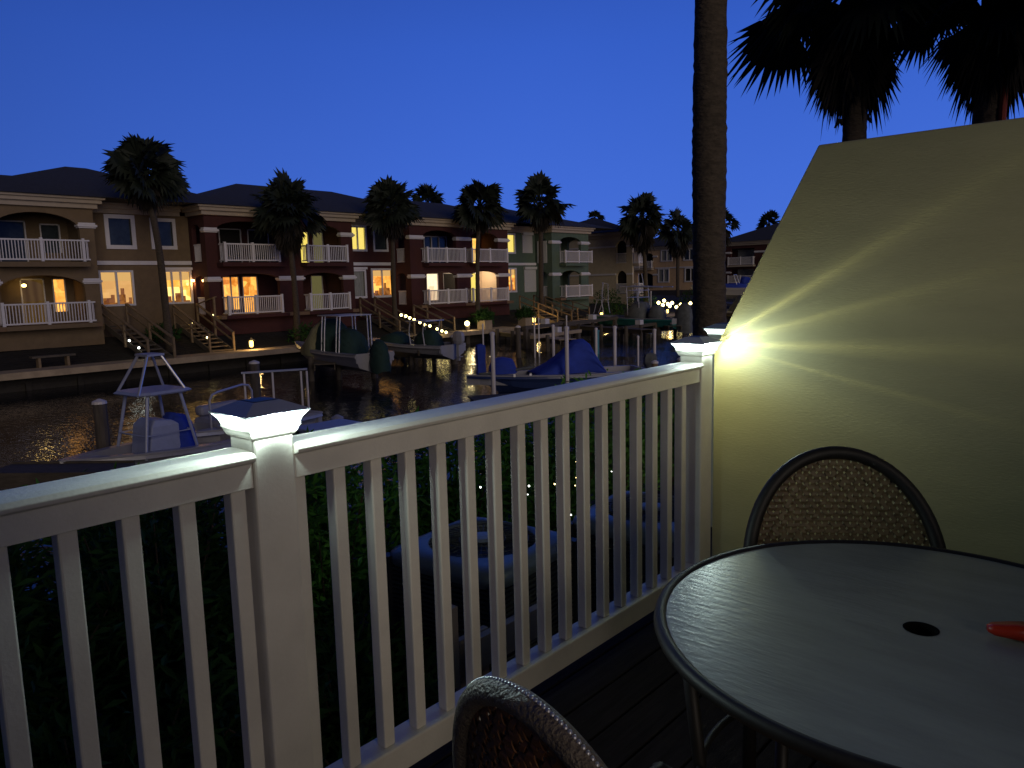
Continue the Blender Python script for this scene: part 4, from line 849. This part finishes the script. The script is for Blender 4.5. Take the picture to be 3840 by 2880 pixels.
f.tube([(6.45, -0.4, 1.25), (6.4, -0.3, 2.5), (6.7, 0, 2.6), (6.4, 0.3, 2.5), (6.45, 0.4, 1.25)], 0.03); f.tube([(6.5, -0.4, 1.25), (7.1, -0.35, 1.6), (6.8, -0.2, 2.5)], 0.025); f.build('bow_rail', M['alu'], F3)
F4 = boat('boat raised high on a lift under a blue cover, left of the thick trunk', (66.5, 29.0), math.atan2(6.2, -1.5), 6.0, 2.1, 'gel', 0.35, 0.85, 0.35, 'boats along the far bank')
cover(F4, [(1.0, 0.8, 0.2, 0), (2.0, 0.8, 0.45, 0), (3.4, 0.8, 0.4, 0), (4.6, 0.6, 0.3, 0.1)], 'navy', seed=15); f = MB(); f.tube([(2, -0.6, 0.3), (2.3, -0.6, 1.2), (2.3, 0.6, 1.2), (2, 0.6, 0.3)], 0.04); f.build('windshield_frame', M['alu'], F4)
MB().tube([(4, 0, -0.85), (4, 0, -3.8)], 0.12).tube([(1, 0, -0.95), (1, 0, -3.8)], 0.12).build('lift_post', M['piling'], F4)
F5 = boat('white boat low in the water below the cluster of globe lights', (63.5, 27.0), math.atan2(6.2, 1.5), 6.2, 2.2, 'gel', -1.7, 0.7, 0.25, 'boats along the far bank')
cover(F5, [(1.2, 0.7, 0.6, 0), (1.6, 0.8, 1.3, 0), (3.0, 0.8, 1.35, 0), (3.8, 0.6, 0.4, 0)], 'greyc', seed=16); outboard(F5, -0.3, 0, 0.2, 'black', 1.0)
F6 = boat('boat under blue and grey covers just right of the thick palm trunk', (74.0, 30.0), math.atan2(6.0, 1.0), 6.2, 2.3, 'gel', -1.5, 0.7, 0.25, 'boats along the far bank')
cover(F6, [(0.6, 0.9, 0.6, 0), (1.4, 1.0, 2.6, 0), (2.6, 1.0, 2.9, 0), (3.4, 0.9, 1.2, 0)], 'greyc', seed=17); cover(F6, [(3.5, 0.8, 0.9, 0), (4.0, 0.9, 2.8, 0), (4.6, 0.7, 2.9, 0), (5.0, 0.5, 1.0, 0.1)], 'navy', 'bow_cover', 18)

# ------------------------------------------------------------------ near deck
ZDK = 0.0
dk = MB(); 
for i in range(22):
    y1 = 1.72 - i * 0.142; dk.box(-2.5, 3.14, y1 - 0.134, y1, -0.04, 0.0)
M['deck'] = mat('deck_boards_dark', (0.034, 0.029, 0.030), 0.95, spec=0.12, var=0.35, vscale=5, bump=0.5, bscale=40, stretch=(0.6, 8, 8))
tag(dk.build('deck', M['deck'], bevel=0.004), kind='structure')
tag(MB().box(-2.5, 3.14, 1.72, 1.76, -0.3, 0.0).box(-2.5, 3.14, -1.6, 1.7, -0.3, -0.06).build('deck_frame', M['wood']), kind='structure')

FN = thing('deck_railing', 'white vinyl deck railing with square balusters and glowing post caps, in the foreground', 'railing')
Y0, Y1 = 1.545, 1.649
def lampcap(cx, cy, parent):
    c = (cx, cy, 0)
    hw = 0.052
    sk = MB().sqlathe([(hw + 0.002, 1.078), (hw + 0.005, 1.082), (hw + 0.007, 1.086), (hw + 0.009, 1.092), (hw + 0.013, 1.099), (hw + 0.013, 1.1045)], c).build('cap_skirt', M['vinyl'], parent)
    cap = MB().sqlathe([(hw + 0.030, 1.132), (hw + 0.031, 1.136), (hw - 0.014, 1.157), (hw - 0.018, 1.1585)], c).build('post_lamp', M['capmat'], parent)
    MB().sqlathe([(hw + 0.012, 1.105), (hw + 0.014, 1.111), (hw + 0.017, 1.118), (hw + 0.024, 1.127), (hw + 0.028, 1.1318)], c).build('lens', M['lens'], cap)
    MB().box(cx - 0.03, cx + 0.03, cy - 0.03, cy + 0.03, 1.1588, 1.160).build('solar_panel', M['solar'], cap)
    return cap
M['capmat'] = mat('grey_blue_cap', (0.40, 0.42, 0.46), 0.4, bump=0.1, bscale=60)
M['solar'] = mat('solar_cell', (0.03, 0.035, 0.045), 0.45, spec=0.3)
PX = (0.857, 2.952, -1.265)
for i, px in enumerate(PX):
    MB().box(px, px + 0.104, Y0, Y1, 0.002, 1.10).build('post', M['vinyl'], FN, bevel=0.006)
    if i < 2: lampcap(px + 0.052, (Y0 + Y1) / 2, FN)
def railsec(x0, x1, n0, n):
    # top rail: T-rail profile
    y = 1.552
    prof = [(y, 0.968), (y, 1.025), (1.533, 1.032), (1.530, 1.041), (1.540, 1.050), (1.57, 1.053), (1.62, 1.053), (1.648, 1.050), (1.657, 1.041), (1.654, 1.032), (1.632, 1.025), (1.632, 0.968)]
    MB().rings([[(x, a, b_) for a, b_ in prof] for x in (x0, x1)]).build('top_rail', M['vinyl'], FN, bevel=0.002)
    MB().box(x0, x1, 1.55, 1.634, 0.068, 0.150).build('bottom_rail', M['vinyl'], FN, bevel=0.005)
    for i in range(n): 
        bx = n0 + i * 0.1166
        if bx < x0 + 0.002 or bx + 0.036 > x1: bx = max(x0 + 0.002, min(bx, x1 - 0.037))
        MB().box(bx, bx + 0.036, 1.568, 1.606, 0.1505, 0.9675).build('baluster', M['vinyl'], FN, bevel=0.004)
railsec(0.962, 2.951, 0.9645, 17); railsec(-1.160, 0.856, 0.808 - 16 * 0.1166, 17)

# neighbour's post just beyond the wall
NPst = thing('neighbour_railing', 'neighbour railing post with a glowing cap, peeping out behind the edge of the privacy wall', 'railing')
MB().box(3.863, 3.967, 1.863, 1.967, 0.0, 1.10).build('post', M['vinyl'], NPst, bevel=0.006); lampcap(3.915, 1.915, NPst)
MB().box(3.97, 6.0, 1.88, 1.95, 0.97, 1.04).build('top_rail', M['vinyl'], NPst)
MB().box(3.97, 6.0, 1.88, 1.95, 0.07, 0.15).build('bottom_rail', M['vinyl'], NPst)
for k in range(16): MB().box(4.05 + k * 0.12, 4.086 + k * 0.12, 1.9, 1.935, 0.151, 0.969).build('baluster', M['vinyl'], NPst)
tag(MB().box(3.32, 6.2, -1.6, 2.0, -0.3, -0.003).build('neighbour_deck', M['deck']), kind='structure')

# privacy wall
pr = [(-4.0, -0.9), (1.592, -0.9), (1.592, 1.085), (1.150, 1.925), (-4.0, 1.925)]
w = MB().rings([[(x, a, b_) for a, b_ in pr] for x in (3.155, 3.31)])
tag(w.build('privacy_wall', M['wallo'], bevel=0.006), 'yellow-olive stucco privacy wall with one sloping corner, at the right of the deck', 'wall')
cg = MB(); 
# lamp light: each lens also throws light
def capspot(x, y, z, watts, col=(0.78, 1.0, 0.92), rays=False):
    l = bpy.data.lights.new('post_lamp_glow', 'POINT'); l.energy = watts; l.color = col; l.shadow_soft_size = 0.004 if rays else 0.012
    o = bpy.data.objects.new('post_lamp_glow', l); COL.objects.link(o); o.location = (x, y, z); o.parent = FN
    if not rays:      # a post cap lens throws its light sideways, little straight down
        l.use_nodes = True; t = l.node_tree; e_ = t.nodes['Emission']; tcn = t.nodes.new('ShaderNodeTexCoord'); s_ = t.nodes.new('ShaderNodeSeparateXYZ'); t.links.new(tcn.outputs['Normal'], s_.inputs[0])
        z2 = t.nodes.new('ShaderNodeMath'); z2.operation = 'MULTIPLY'; t.links.new(s_.outputs[2], z2.inputs[0]); t.links.new(s_.outputs[2], z2.inputs[1])
        om = t.nodes.new('ShaderNodeMath'); om.operation = 'SUBTRACT'; om.inputs[0].default_value = 1.06; t.links.new(z2.outputs[0], om.inputs[1])
        pw = t.nodes.new('ShaderNodeMath'); pw.operation = 'POWER'; pw.inputs[1].default_value = 2.2; t.links.new(om.outputs[0], pw.inputs[0]); t.links.new(pw.outputs[0], e_.inputs['Strength'])
    if rays:
        l.use_nodes = True; t = l.node_tree; e_ = t.nodes['Emission']
        tcn = t.nodes.new('ShaderNodeTexCoord'); s_ = t.nodes.new('ShaderNodeSeparateXYZ'); t.links.new(tcn.outputs['Normal'], s_.inputs[0])
        neg = t.nodes.new('ShaderNodeMath'); neg.operation = 'MULTIPLY'; neg.inputs[1].default_value = -1
        at = t.nodes.new('ShaderNodeMath'); at.operation = 'ARCTAN2'
        t.links.new(s_.outputs[1], neg.inputs[0]); t.links.new(s_.outputs[2], at.inputs[0]); t.links.new(neg.outputs[0], at.inputs[1])
        mr_ = t.nodes.new('ShaderNodeMapRange'); mr_.inputs[1].default_value = radians(-90); mr_.inputs[2].default_value = radians(90); t.links.new(at.outputs[0], mr_.inputs[0])
        r_ = t.nodes.new('ShaderNodeValToRGB'); R = r_.color_ramp; R.interpolation = 'EASE'
        def P_(deg): return (deg + 90) / 180
        st = [(-90, .34), (-50, .42), (-24, .34), (-16, .16), (-14, .2), (-12.5, .6), (-11, .12), (-4, .14), (-1.5, .6), (0.5, 1.0), (2.5, .5), (4.5, .18), (9, .2), (13, .45), (15.5, .85), (18, .24), (25, .12), (29, .45), (31, 1.0), (33, .35), (37, .12), (55, .22), (90, .30)]
        R.elements[0].position = 0; R.elements[0].color = (st[0][1],) * 3 + (1,)
        R.elements[1].position = 1; R.elements[1].color = (st[-1][1],) * 3 + (1,)
        for d_, v_ in st[1:-1]:
            e2 = R.elements.new(P_(d_)); e2.color = (v_, v_, v_, 1)
        t.links.new(mr_.outputs[0], r_.inputs[0]); mu = t.nodes.new('ShaderNodeMath'); mu.operation = 'MULTIPLY'; mu.inputs[1].default_value = 1.0
        xx = t.nodes.new('ShaderNodeMath'); xx.operation = 'MULTIPLY_ADD'; xx.inputs[2].default_value = 0.020; t.links.new(s_.outputs[0], xx.inputs[0]); t.links.new(s_.outputs[0], xx.inputs[1])
        dv = t.nodes.new('ShaderNodeMath'); dv.operation = 'DIVIDE'; dv.inputs[0].default_value = 1.0; t.links.new(xx.outputs[0], dv.inputs[1])   # the prismatic lens throws a flat fan of light
        t.links.new(r_.outputs[0], mu.inputs[0]); t.links.new(dv.outputs[0], mu.inputs[1]); t.links.new(mu.outputs[0], e_.inputs['Strength'])
    return o
zc = 1.112
for px, wt in ((PX[0], 5.0), (PX[1], 4.0)):
    cx = px + 0.052; cy = (Y0 + Y1) / 2; q_ = 0.083
    for dx, dy, k_ in ((q_, 0, 0.9 if px < 2 else 0.15), (-q_, 0, 0.8), (0, q_, 3.2), (0, -q_, 6.0 if px < 2 else 4.5)): capspot(cx + dx, cy + dy, 1.122, wt / 4 * k_)
capspot(3.108, 1.585, 1.118, 0.72, (0.98, 1.0, 0.46), True)

# patio table
TB = thing('patio_table', 'round patio table with a frosted glass top and an umbrella hole, at the lower right', 'table', (1.58, 0.35, 0))
M['tglass'] = mat('frosted_table_glass', (0.27, 0.30, 0.27), 0.30, var=0.16, vscale=8, bump=0.32, bscale=42, stretch=(2.2, 0.5, 1), dist=0.004)
M['bronze'] = mat('bronze_frame', (0.012, 0.010, 0.009), 0.55, var=0.3, vscale=20)
n = 72; vs = []; fs = []
for z in (0.720, 0.708):
    for r_ in (0.031, 0.494):
        for k in range(n): vs.append((r_ * cos(2 * pi * k / n), r_ * sin(2 * pi * k / n), z))
for k in range(n):
    k2 = (k + 1) % n; fs += [(k, k2, n + k2, n + k), (2 * n + k, 3 * n + k, 3 * n + k2, 2 * n + k2), (k, 2 * n + k, 2 * n + k2, k2), (n + k, n + k2, 3 * n + k2, 3 * n + k)]
MB().add(vs, fs).build('glass_top', M['tglass'], TB)
MB().tube([(0.502 * cos(a * pi / 48), 0.502 * sin(a * pi / 48), 0.711) for a in range(96)], 0.0145, 10, closed=True).build('rim', M['bronze'], TB, smooth=True)
M['pit'] = mat('hole_shade_black', (0.004, 0.004, 0.004), 0.9, spec=0.1)  # black cup under the umbrella hole stands in for the shade inside
ns = 32; vs = []; fs = []
for r_, z in ((0.0325, 0.7206), (0.0295, 0.7206), (0.0295, 0.60), (0.002, 0.60)):
    for k in range(ns): vs.append((r_ * cos(2 * pi * k / ns), r_ * sin(2 * pi * k / ns), z))
for i in range(3):
    for k in range(ns): k2 = (k + 1) % ns; fs.append((i * ns + k, i * ns + k2, (i + 1) * ns + k2, (i + 1) * ns + k))
MB().add(vs, fs).build('hole_shade_cup', M['pit'], TB)
for a in (0.4, 1.97, 3.54, 5.11):
    MB().tube([(0.46 * cos(a), 0.46 * sin(a), 0.69), (0.42 * cos(a), 0.42 * sin(a), 0.35), (0.45 * cos(a), 0.45 * sin(a), 0.015)], 0.015, 10).build('leg', M['bronze'], TB, smooth=True)
MB().tube([(0.42 * cos(a * pi / 24), 0.42 * sin(a * pi / 24), 0.35) for a in range(48)], 0.009, 8, closed=True).build('stretcher_ring', M['bronze'], TB, smooth=True)
lt = thing('lighter', 'red object with a pale end lying on the table at the right edge', 'lighter', (1.640, 0.205, 0.7375), radians(-65))
M['redp'] = mat('red_plastic', (0.50, 0.035, 0.012), 0.35); 
MB().rings([[(x, hw * a, 0.016 * b_ * hw / 0.02) for a, b_ in ((-1, -1), (1, -1), (1.15, 0), (1, 1), (-1, 1), (-1.15, 0))] for x, hw in ((-0.045, 0.006), (-0.035, 0.011), (0, 0.015), (0.05, 0.019))]).build('body', M['redp'], lt, smooth=True)
MB().rings([[(x, hw * a, 0.016 * b_ * hw / 0.02) for a, b_ in ((-1, -1), (1, -1), (1.15, 0), (1, 1), (-1, 1), (-1.15, 0))] for x, hw in ((0.0505, 0.0195), (0.09, 0.021), (0.10, 0.014))]).build('tip', M['gel'], lt, smooth=True)

# patio chairs: tubular frame, arched woven back
M['weave'] = mat('brown_weave', (0.22, 0.085, 0.025), 0.62, var=0.35, vscale=30)
M['weave2'] = mat('bronze_weave', (0.15, 0.108, 0.055), 0.55, var=0.3, vscale=30)
M['frame2'] = mat('rope_wrapped_frame', (0.16, 0.13, 0.10), 0.42, var=0.3, vscale=40, bump=0.8, bscale=160, stretch=(1, 1, 1))
def chair(label, x, y, rz, W_=0.255, wm_='weave', recl=0.16, top=0.95, beads=False, fm_='frame2'):
    """front of the chair faces local +X"""
    C_ = thing('patio_chair', label, 'chair', (x, y, 0), rz, 'patio chairs round the table')
    zs = 0.44; bx = -0.22
    def bp(v, u):   # back surface point: v = side -1..1, u = height 0..1
        z = zs - 0.02 + (top - zs + 0.02) * u; return Vector((bx - recl * u - 0.05 * (1 - v * v) * 0.6, W_ * v, z))
    arch = []
    for k in range(41):
        a = pi * k / 40; v = -cos(a); u = 0.35 + 0.65 * sin(a) ** 0.9
        arch.append(bp(v, u))
    low = [bp(-1, 0.0), bp(-1.0, 0.17)]; low2 = [bp(1.0, 0.17), bp(1, 0.0)]
    path = [Vector((bx + 0.02, -W_, 0.012)), Vector((bx, -W_, 0.25))] + low + arch + low2 + [Vector((bx, W_, 0.25)), Vector((bx + 0.02, W_, 0.012))]
    MB().tube(path, 0.0185, 12).build('back_frame', M[fm_], C_, smooth=True)
    if beads:
        bm_ = MB()
        for k in range(2, 96):
            t_ = k / 97 * (len(arch) - 1) ; i = int(t_); f_ = t_ - i; p = arch[i].lerp(arch[min(i + 1, 40)], f_); c = bp(0, 0.45); d = (p - c); d.x = 0; d.normalize()
            bm_.ball(p + d * 0.0165, 0.0042, 6, 4)
        bm_.build('lacing', M['alu'], C_, smooth=True)
    # weave: diagonal crossing strips inside the arch
    wv = MB()
    def inside(v, u): return u > 0.02 and abs(v) < 0.985 and (u < 0.35 or ((u - 0.35) / 0.65) < max(0.0, (1 - v * v)) ** 0.45 - 0.02)
    for sgn in (1, -1):
        for i in range(-34, 35):
            pts = []
            for k in range(0, 61):
                u = k / 60; v = i * 0.075 + sgn * (u - 0.5) * 1.25
                if inside(v, u): pts.append((v, u))
                elif len(pts) > 1: break
                else: pts = []
            if len(pts) < 3: continue
            vs = []; w_ = 0.025
            for j, (v, u) in enumerate(pts):
                off = 0.0022 * (1 if (j // 2 + i) % 2 else -1) * sgn
                a = bp(v - w_, u); b_ = bp(v + w_, u); a.x += off; b_.x += off; vs += [a, b_]
            wv.add(vs, [(2 * j, 2 * j + 1, 2 * j + 3, 2 * j + 2) for j in range(len(pts) - 1)])
    o = wv.build('woven_back', M[wm_], C_); so_ = o.modifiers.new('th', 'SOLIDIFY'); so_.thickness = 0.0022
    seat = MB(); n_ = 16
    g = [[(bx + 0.02 + 0.44 * i / 10, (-W_ + 0.02 + (2 * W_ - 0.04) * j / 10), zs - 0.018 * sin(pi * i / 10) * sin(pi * j / 10)) for j in range(11)] for i in range(11)]
    seat.rings(g, cap=False, closed=False); se = seat.build('seat', M[wm_], C_, smooth=True); q2 = se.modifiers.new('th', 'SOLIDIFY'); q2.thickness = 0.012
    MB().tube([(bx, -W_, zs), (bx + 0.46, -W_, zs), (bx + 0.47, 0, zs), (bx + 0.46, W_, zs), (bx, W_, zs)], 0.014, 8).build('seat_frame', M['bronze'], C_, smooth=True)
    for s_ in (-1, 1):
        MB().tube([(bx + 0.45, s_ * W_, 0.45), (bx + 0.45, s_ * W_, 0.012)], 0.014, 8).build('leg', M['bronze'], C_, smooth=True)
    return C_
c1r = math.atan2(0.35 - 0.70, 1.58 - 2.13)
chair('brown woven patio chair behind the table, against the privacy wall', 2.13 + 0.34 * cos(c1r) * 1.0, 0.69 + 0.34 * sin(c1r), c1r, 0.25, 'weave2', 0.14, 0.915, fm_='bronze')
chair('patio chair in the bottom foreground with rope edging and an orange-brown woven back', 0.972, 0.562, radians(-8), 0.20, 'weave', 0.05, 0.885, beads=True)

# ------------------------------------------------------------------ air conditioners and hedge below the deck
def ac(label, x, y, z, rz, m):
    A = thing('air_conditioner', label, 'air conditioner', (x, y, z), rz, 'air conditioner units below the deck'); h = 0.82; w_ = 0.40
    b_ = MB(); 
    for sx_ in (-1, 1):
        for sy_ in (-1, 1): b_.box(sx_ * w_ - 0.03, sx_ * w_ + 0.03, sy_ * w_ - 0.03, sy_ * w_ + 0.03, 0, h)
    b_.box(-w_, w_, -w_, w_, 0.0, 0.06); b_.build('corner_frame', M['acm'], A)
    l_ = MB()
    for k in range(26):
        z_ = 0.07 + k * 0.028
        l_.box(-w_ + 0.03, w_ - 0.03, -w_ - 0.012, -w_ + 0.012, z_, z_ + 0.014); l_.box(-w_ + 0.03, w_ - 0.03, w_ - 0.012, w_ + 0.012, z_, z_ + 0.014)
        l_.box(-w_ - 0.012, -w_ + 0.012, -w_ + 0.03, w_ - 0.03, z_, z_ + 0.014); l_.box(w_ - 0.012, w_ + 0.012, -w_ + 0.03, w_ - 0.03, z_, z_ + 0.014)
    l_.build('side_louvres', M['acm'], A); MB().box(-w_ + 0.03, w_ - 0.03, -w_ + 0.03, w_ - 0.03, 0.065, h - 0.06).build('coil', M['black'], A)
    # top lid: square with a round hole, rounded edge
    n_ = 48; vs = []; fs = []; q_ = w_ + 0.035
    def sq(a):
        c, s_ = cos(a), sin(a); k_ = 1 / (abs(c) ** 8 + abs(s_) ** 8) ** (1 / 8); return c * k_, s_ * k_
    for (kind, r_, zz) in (('s', q_ - 0.01, h - 0.05), ('s', q_, h - 0.02), ('s', q_ - 0.012, h + 0.02), ('s', q_ - 0.05, h + 0.035), ('c', 0.335, h + 0.055), ('c', 0.32, h + 0.04), ('c', 0.315, h - 0.04)):
        for k in range(n_):
            a = 2 * pi * k / n_; c, s_ = sq(a) if kind == 's' else (cos(a), sin(a)); vs.append((c * r_, s_ * r_, zz))
    for i in range(6):
        for k in range(n_): k2 = (k + 1) % n_; fs.append((i * n_ + k, i * n_ + k2, (i + 1) * n_ + k2, (i + 1) * n_ + k))
    MB().add(vs, fs).build('lid', M[m], A, smooth=True)
    g = MB()
    for k in range(40):
        a = 2 * pi * k / 40; g.tube([(0.08 * cos(a), 0.08 * sin(a), h + 0.05), (0.21 * cos(a), 0.21 * sin(a), h + 0.055), (0.325 * cos(a), 0.325 * sin(a), h + 0.042)], 0.0028, 4)
    for r_ in (0.14, 0.21, 0.28): g.tube([(r_ * cos(2 * pi * k / 40), r_ * sin(2 * pi * k / 40), h + 0.053) for k in range(40)], 0.003, 4, closed=True)
    g.build('fan_grille', M['acm'], A); MB().lathe([(0.09, 0), (0.10, 0.012), (0.07, 0.022), (0.02, 0.026)], (0, 0, h + 0.05), 24).build('fan_hub', M['aclid2'], A)
    MB().lathe([(0.31, 0), (0.31, 0.01)], (0, 0, h - 0.15), 32).build('fan_well', M['black'], A)
    return A
M['acm'] = mat('ac_grey_metal', (0.025, 0.027, 0.035), 0.5); M['aclid'] = mat('ac_lid_blue_grey', (0.07, 0.085, 0.11), 0.35, var=0.1); M['aclid2'] = mat('ac_lid_pale', (0.13, 0.145, 0.165), 0.35, var=0.1)
ac('dark blue-grey air conditioner with a round fan grille, below the middle of the railing', 3.17, 3.10, -0.99, radians(6), 'aclid')
ac('paler air conditioner, farther right beside the railing end', 4.32, 2.62, -0.99, radians(8), 'aclid2')
PF = thing('equipment_stand', 'low wooden stand of pale boards under the air conditioners', 'stand')
MB().box(2.5, 5.0, 2.1, 3.7, -1.14, -1.0).build('platform', M['piling'], PF)
for i, (x, z0, z1) in enumerate(((2.05, -0.33, 0.10), (2.36, -0.40, -0.18))): pass
MB().box(1.98, 2.07, 2.18, 2.22, -0.26, 0.09).build('stake', M['cap'], PF)
MB().box(2.18, 2.62, 2.18, 2.22, -0.24, -0.10).box(2.12, 2.3, 2.23, 2.26, -1.1, -0.1).build('board', M['cap'], PF)

rh = random.Random(11)
shr = [(-0.7, 4.4, 0.13, 'hedge shrub at the very left edge behind the railing'), (0.6, 4.4, 0.15, 'hedge shrub at the far left behind the railing'), (1.9, 4.7, 0.15, 'dark hedge shrub behind the left post'), (3.3, 5.0, 0.18, 'hedge shrub just right of the left post'), (4.8, 5.1, 0.21, 'green hedge shrub behind the dark air conditioner'), (6.4, 5.2, 0.21, 'bright green hedge shrub threaded with tiny lights, behind the middle balusters'), (8.0, 5.3, 0.19, 'hedge shrub behind the paler air conditioner'), (1.2, 5.7, -0.12, 'shrub between the hedge and the water behind the leftmost balusters'), (2.5, 6.2, -0.22, 'shrub between the hedge and the water behind the left post'), (0.9, 7.0, -0.3, 'far shrub at the water edge behind the leftmost balusters'), (2.7, 7.2, -0.25, 'far shrub at the water edge behind the left post'), (4.6, 7.4, -0.3, 'far shrub at the water edge behind the dark air conditioner'), (9.7, 5.5, 0.0, 'hedge shrub at the foot of the thick palm trunk'), (2.2, 3.2, -0.5, 'low leafy shrub close behind the left balusters'), (1.0, 3.4, -0.35, 'low dark shrub below the left post')]
for (x, y, zt, lab) in shr:
    zb = nearz(x, y); H_ = zt - zb
    t_ = thing('hedge_shrub', lab, 'shrub', (x, y, zb), 0, 'hedge shrubs between the deck and the canal')
    st = MB(); tips = []
    for k in range(26):
        a = rh.uniform(0, 2 * pi); r_ = rh.uniform(0.1, 1.0) * 0.9; hh = H_ * rh.uniform(0.55, 0.97)
        p0 = Vector((cos(a) * 0.15, sin(a) * 0.12, -0.1)); p1 = Vector((cos(a) * r_ * 0.6, sin(a) * r_ * 0.5, hh * 0.55)); p2 = Vector((cos(a) * r_, sin(a) * r_ * 0.8, hh)); st.tube([p0, p1, p2], [0.012, 0.008, 0.004], 5); tips.append((p1, p2))
    st.build('stems', M['twig'], t_)
    lf = MB()
    for k in range(5200):
        p1, p2 = rh.choice(tips); p = p1.lerp(p2, rh.uniform(-0.9, 1.05)) + Vector((rh.gauss(0, 0.13), rh.gauss(0, 0.12), rh.gauss(0, 0.08)))
        if p.z > H_: p.z = H_ - rh.uniform(0, 0.1)
        o_ = (p - Vector((0, 0, H_ * 0.4))); o_.z = 0; d = (o_.normalized() * 0.6 + Vector((rh.gauss(0, 0.6), rh.gauss(0, 0.6), rh.gauss(0.55, 0.5)))).normalized(); s_ = d.cross(Vector((rh.gauss(0, 1), rh.gauss(0, 1), rh.gauss(0, 1)))).normalized()
        L_ = rh.uniform(0.09, 0.17); w_ = 0.032; dr = Vector((0, 0, -0.02))
        lf.add([p, p + d * L_ * 0.45 + s_ * w_ / 2, p + d * L_ + dr, p + d * L_ * 0.45 - s_ * w_ / 2], [(0, 1, 2, 3)])
    lf.build('foliage', M['leaf'] if x > 2.5 else M['leaf2'], t_)  # lamp light put into the leaf colour: brighter at right, darker at left
fl = thing('fairy_lights', 'tiny white fairy lights scattered in the hedge behind the right balusters', 'string lights')
fp = [(5.45, -0.23), (5.17, -0.35), (4.78, -0.31), (4.86, -0.37), (4.57, -0.33), (5.43, -0.45), (5.13, -0.37), (6.02, -0.44), (6.1, -0.37), (5.42, -0.76), (5.5, -0.88), (5.36, -0.71), (4.76, -0.38), (4.19, -0.19), (5.74, -0.71), (5.45, -0.38), (5.1, -0.8), (5.6, -0.3), (4.65, -0.42)]
fp.sort()
MB().tube([(x, 4.14, z + 0.01) for x, z in fp], 0.002, 4).build('wire', M['black'], fl)
for x, z in fp: MB().ball((x, 4.1, z), 0.0045 + 0.004 * rh.random(), 6, 4).build('bulb', M['bulbw'] if rh.random() < 0.5 else M['bulb'], fl)

UB = thing('deck_shade_slab', 'unseen slab on columns added over the back half of the deck to shade it', 'shade slab')  # slab outside the view, added to keep sky light off deck and table
MB().box(-2.5, 3.14, -1.6, 0.85, 2.72, 2.95).build('slab', M['wood'], UB)
for x, y in ((-2.42, 0.75), (-2.42, -1.5), (3.04, -1.5)): MB().box(x - 0.07, x + 0.07, y - 0.07, y + 0.07, 0.002, 2.719).build('column', M['vinyl'], UB)

HC = thing('shade_low_wall', 'unseen half height wall added at the back of the deck to shade the table', 'wall')  # added out of view to block the sun from table and lower wall
MB().box(0.95, 3.14, -1.25, -1.0, 0.002, 1.42).build('wall', M['wallo'], HC)
HD = thing('shade_tall_wall', 'unseen full height wall added behind the left part of the railing to shade it', 'shade wall')  # added out of view to cut the sun on the left balusters
MB().box(-2.45, -0.15, -1.25, -1.0, 0.002, 2.715).build('wall', M['wallo'], HD)
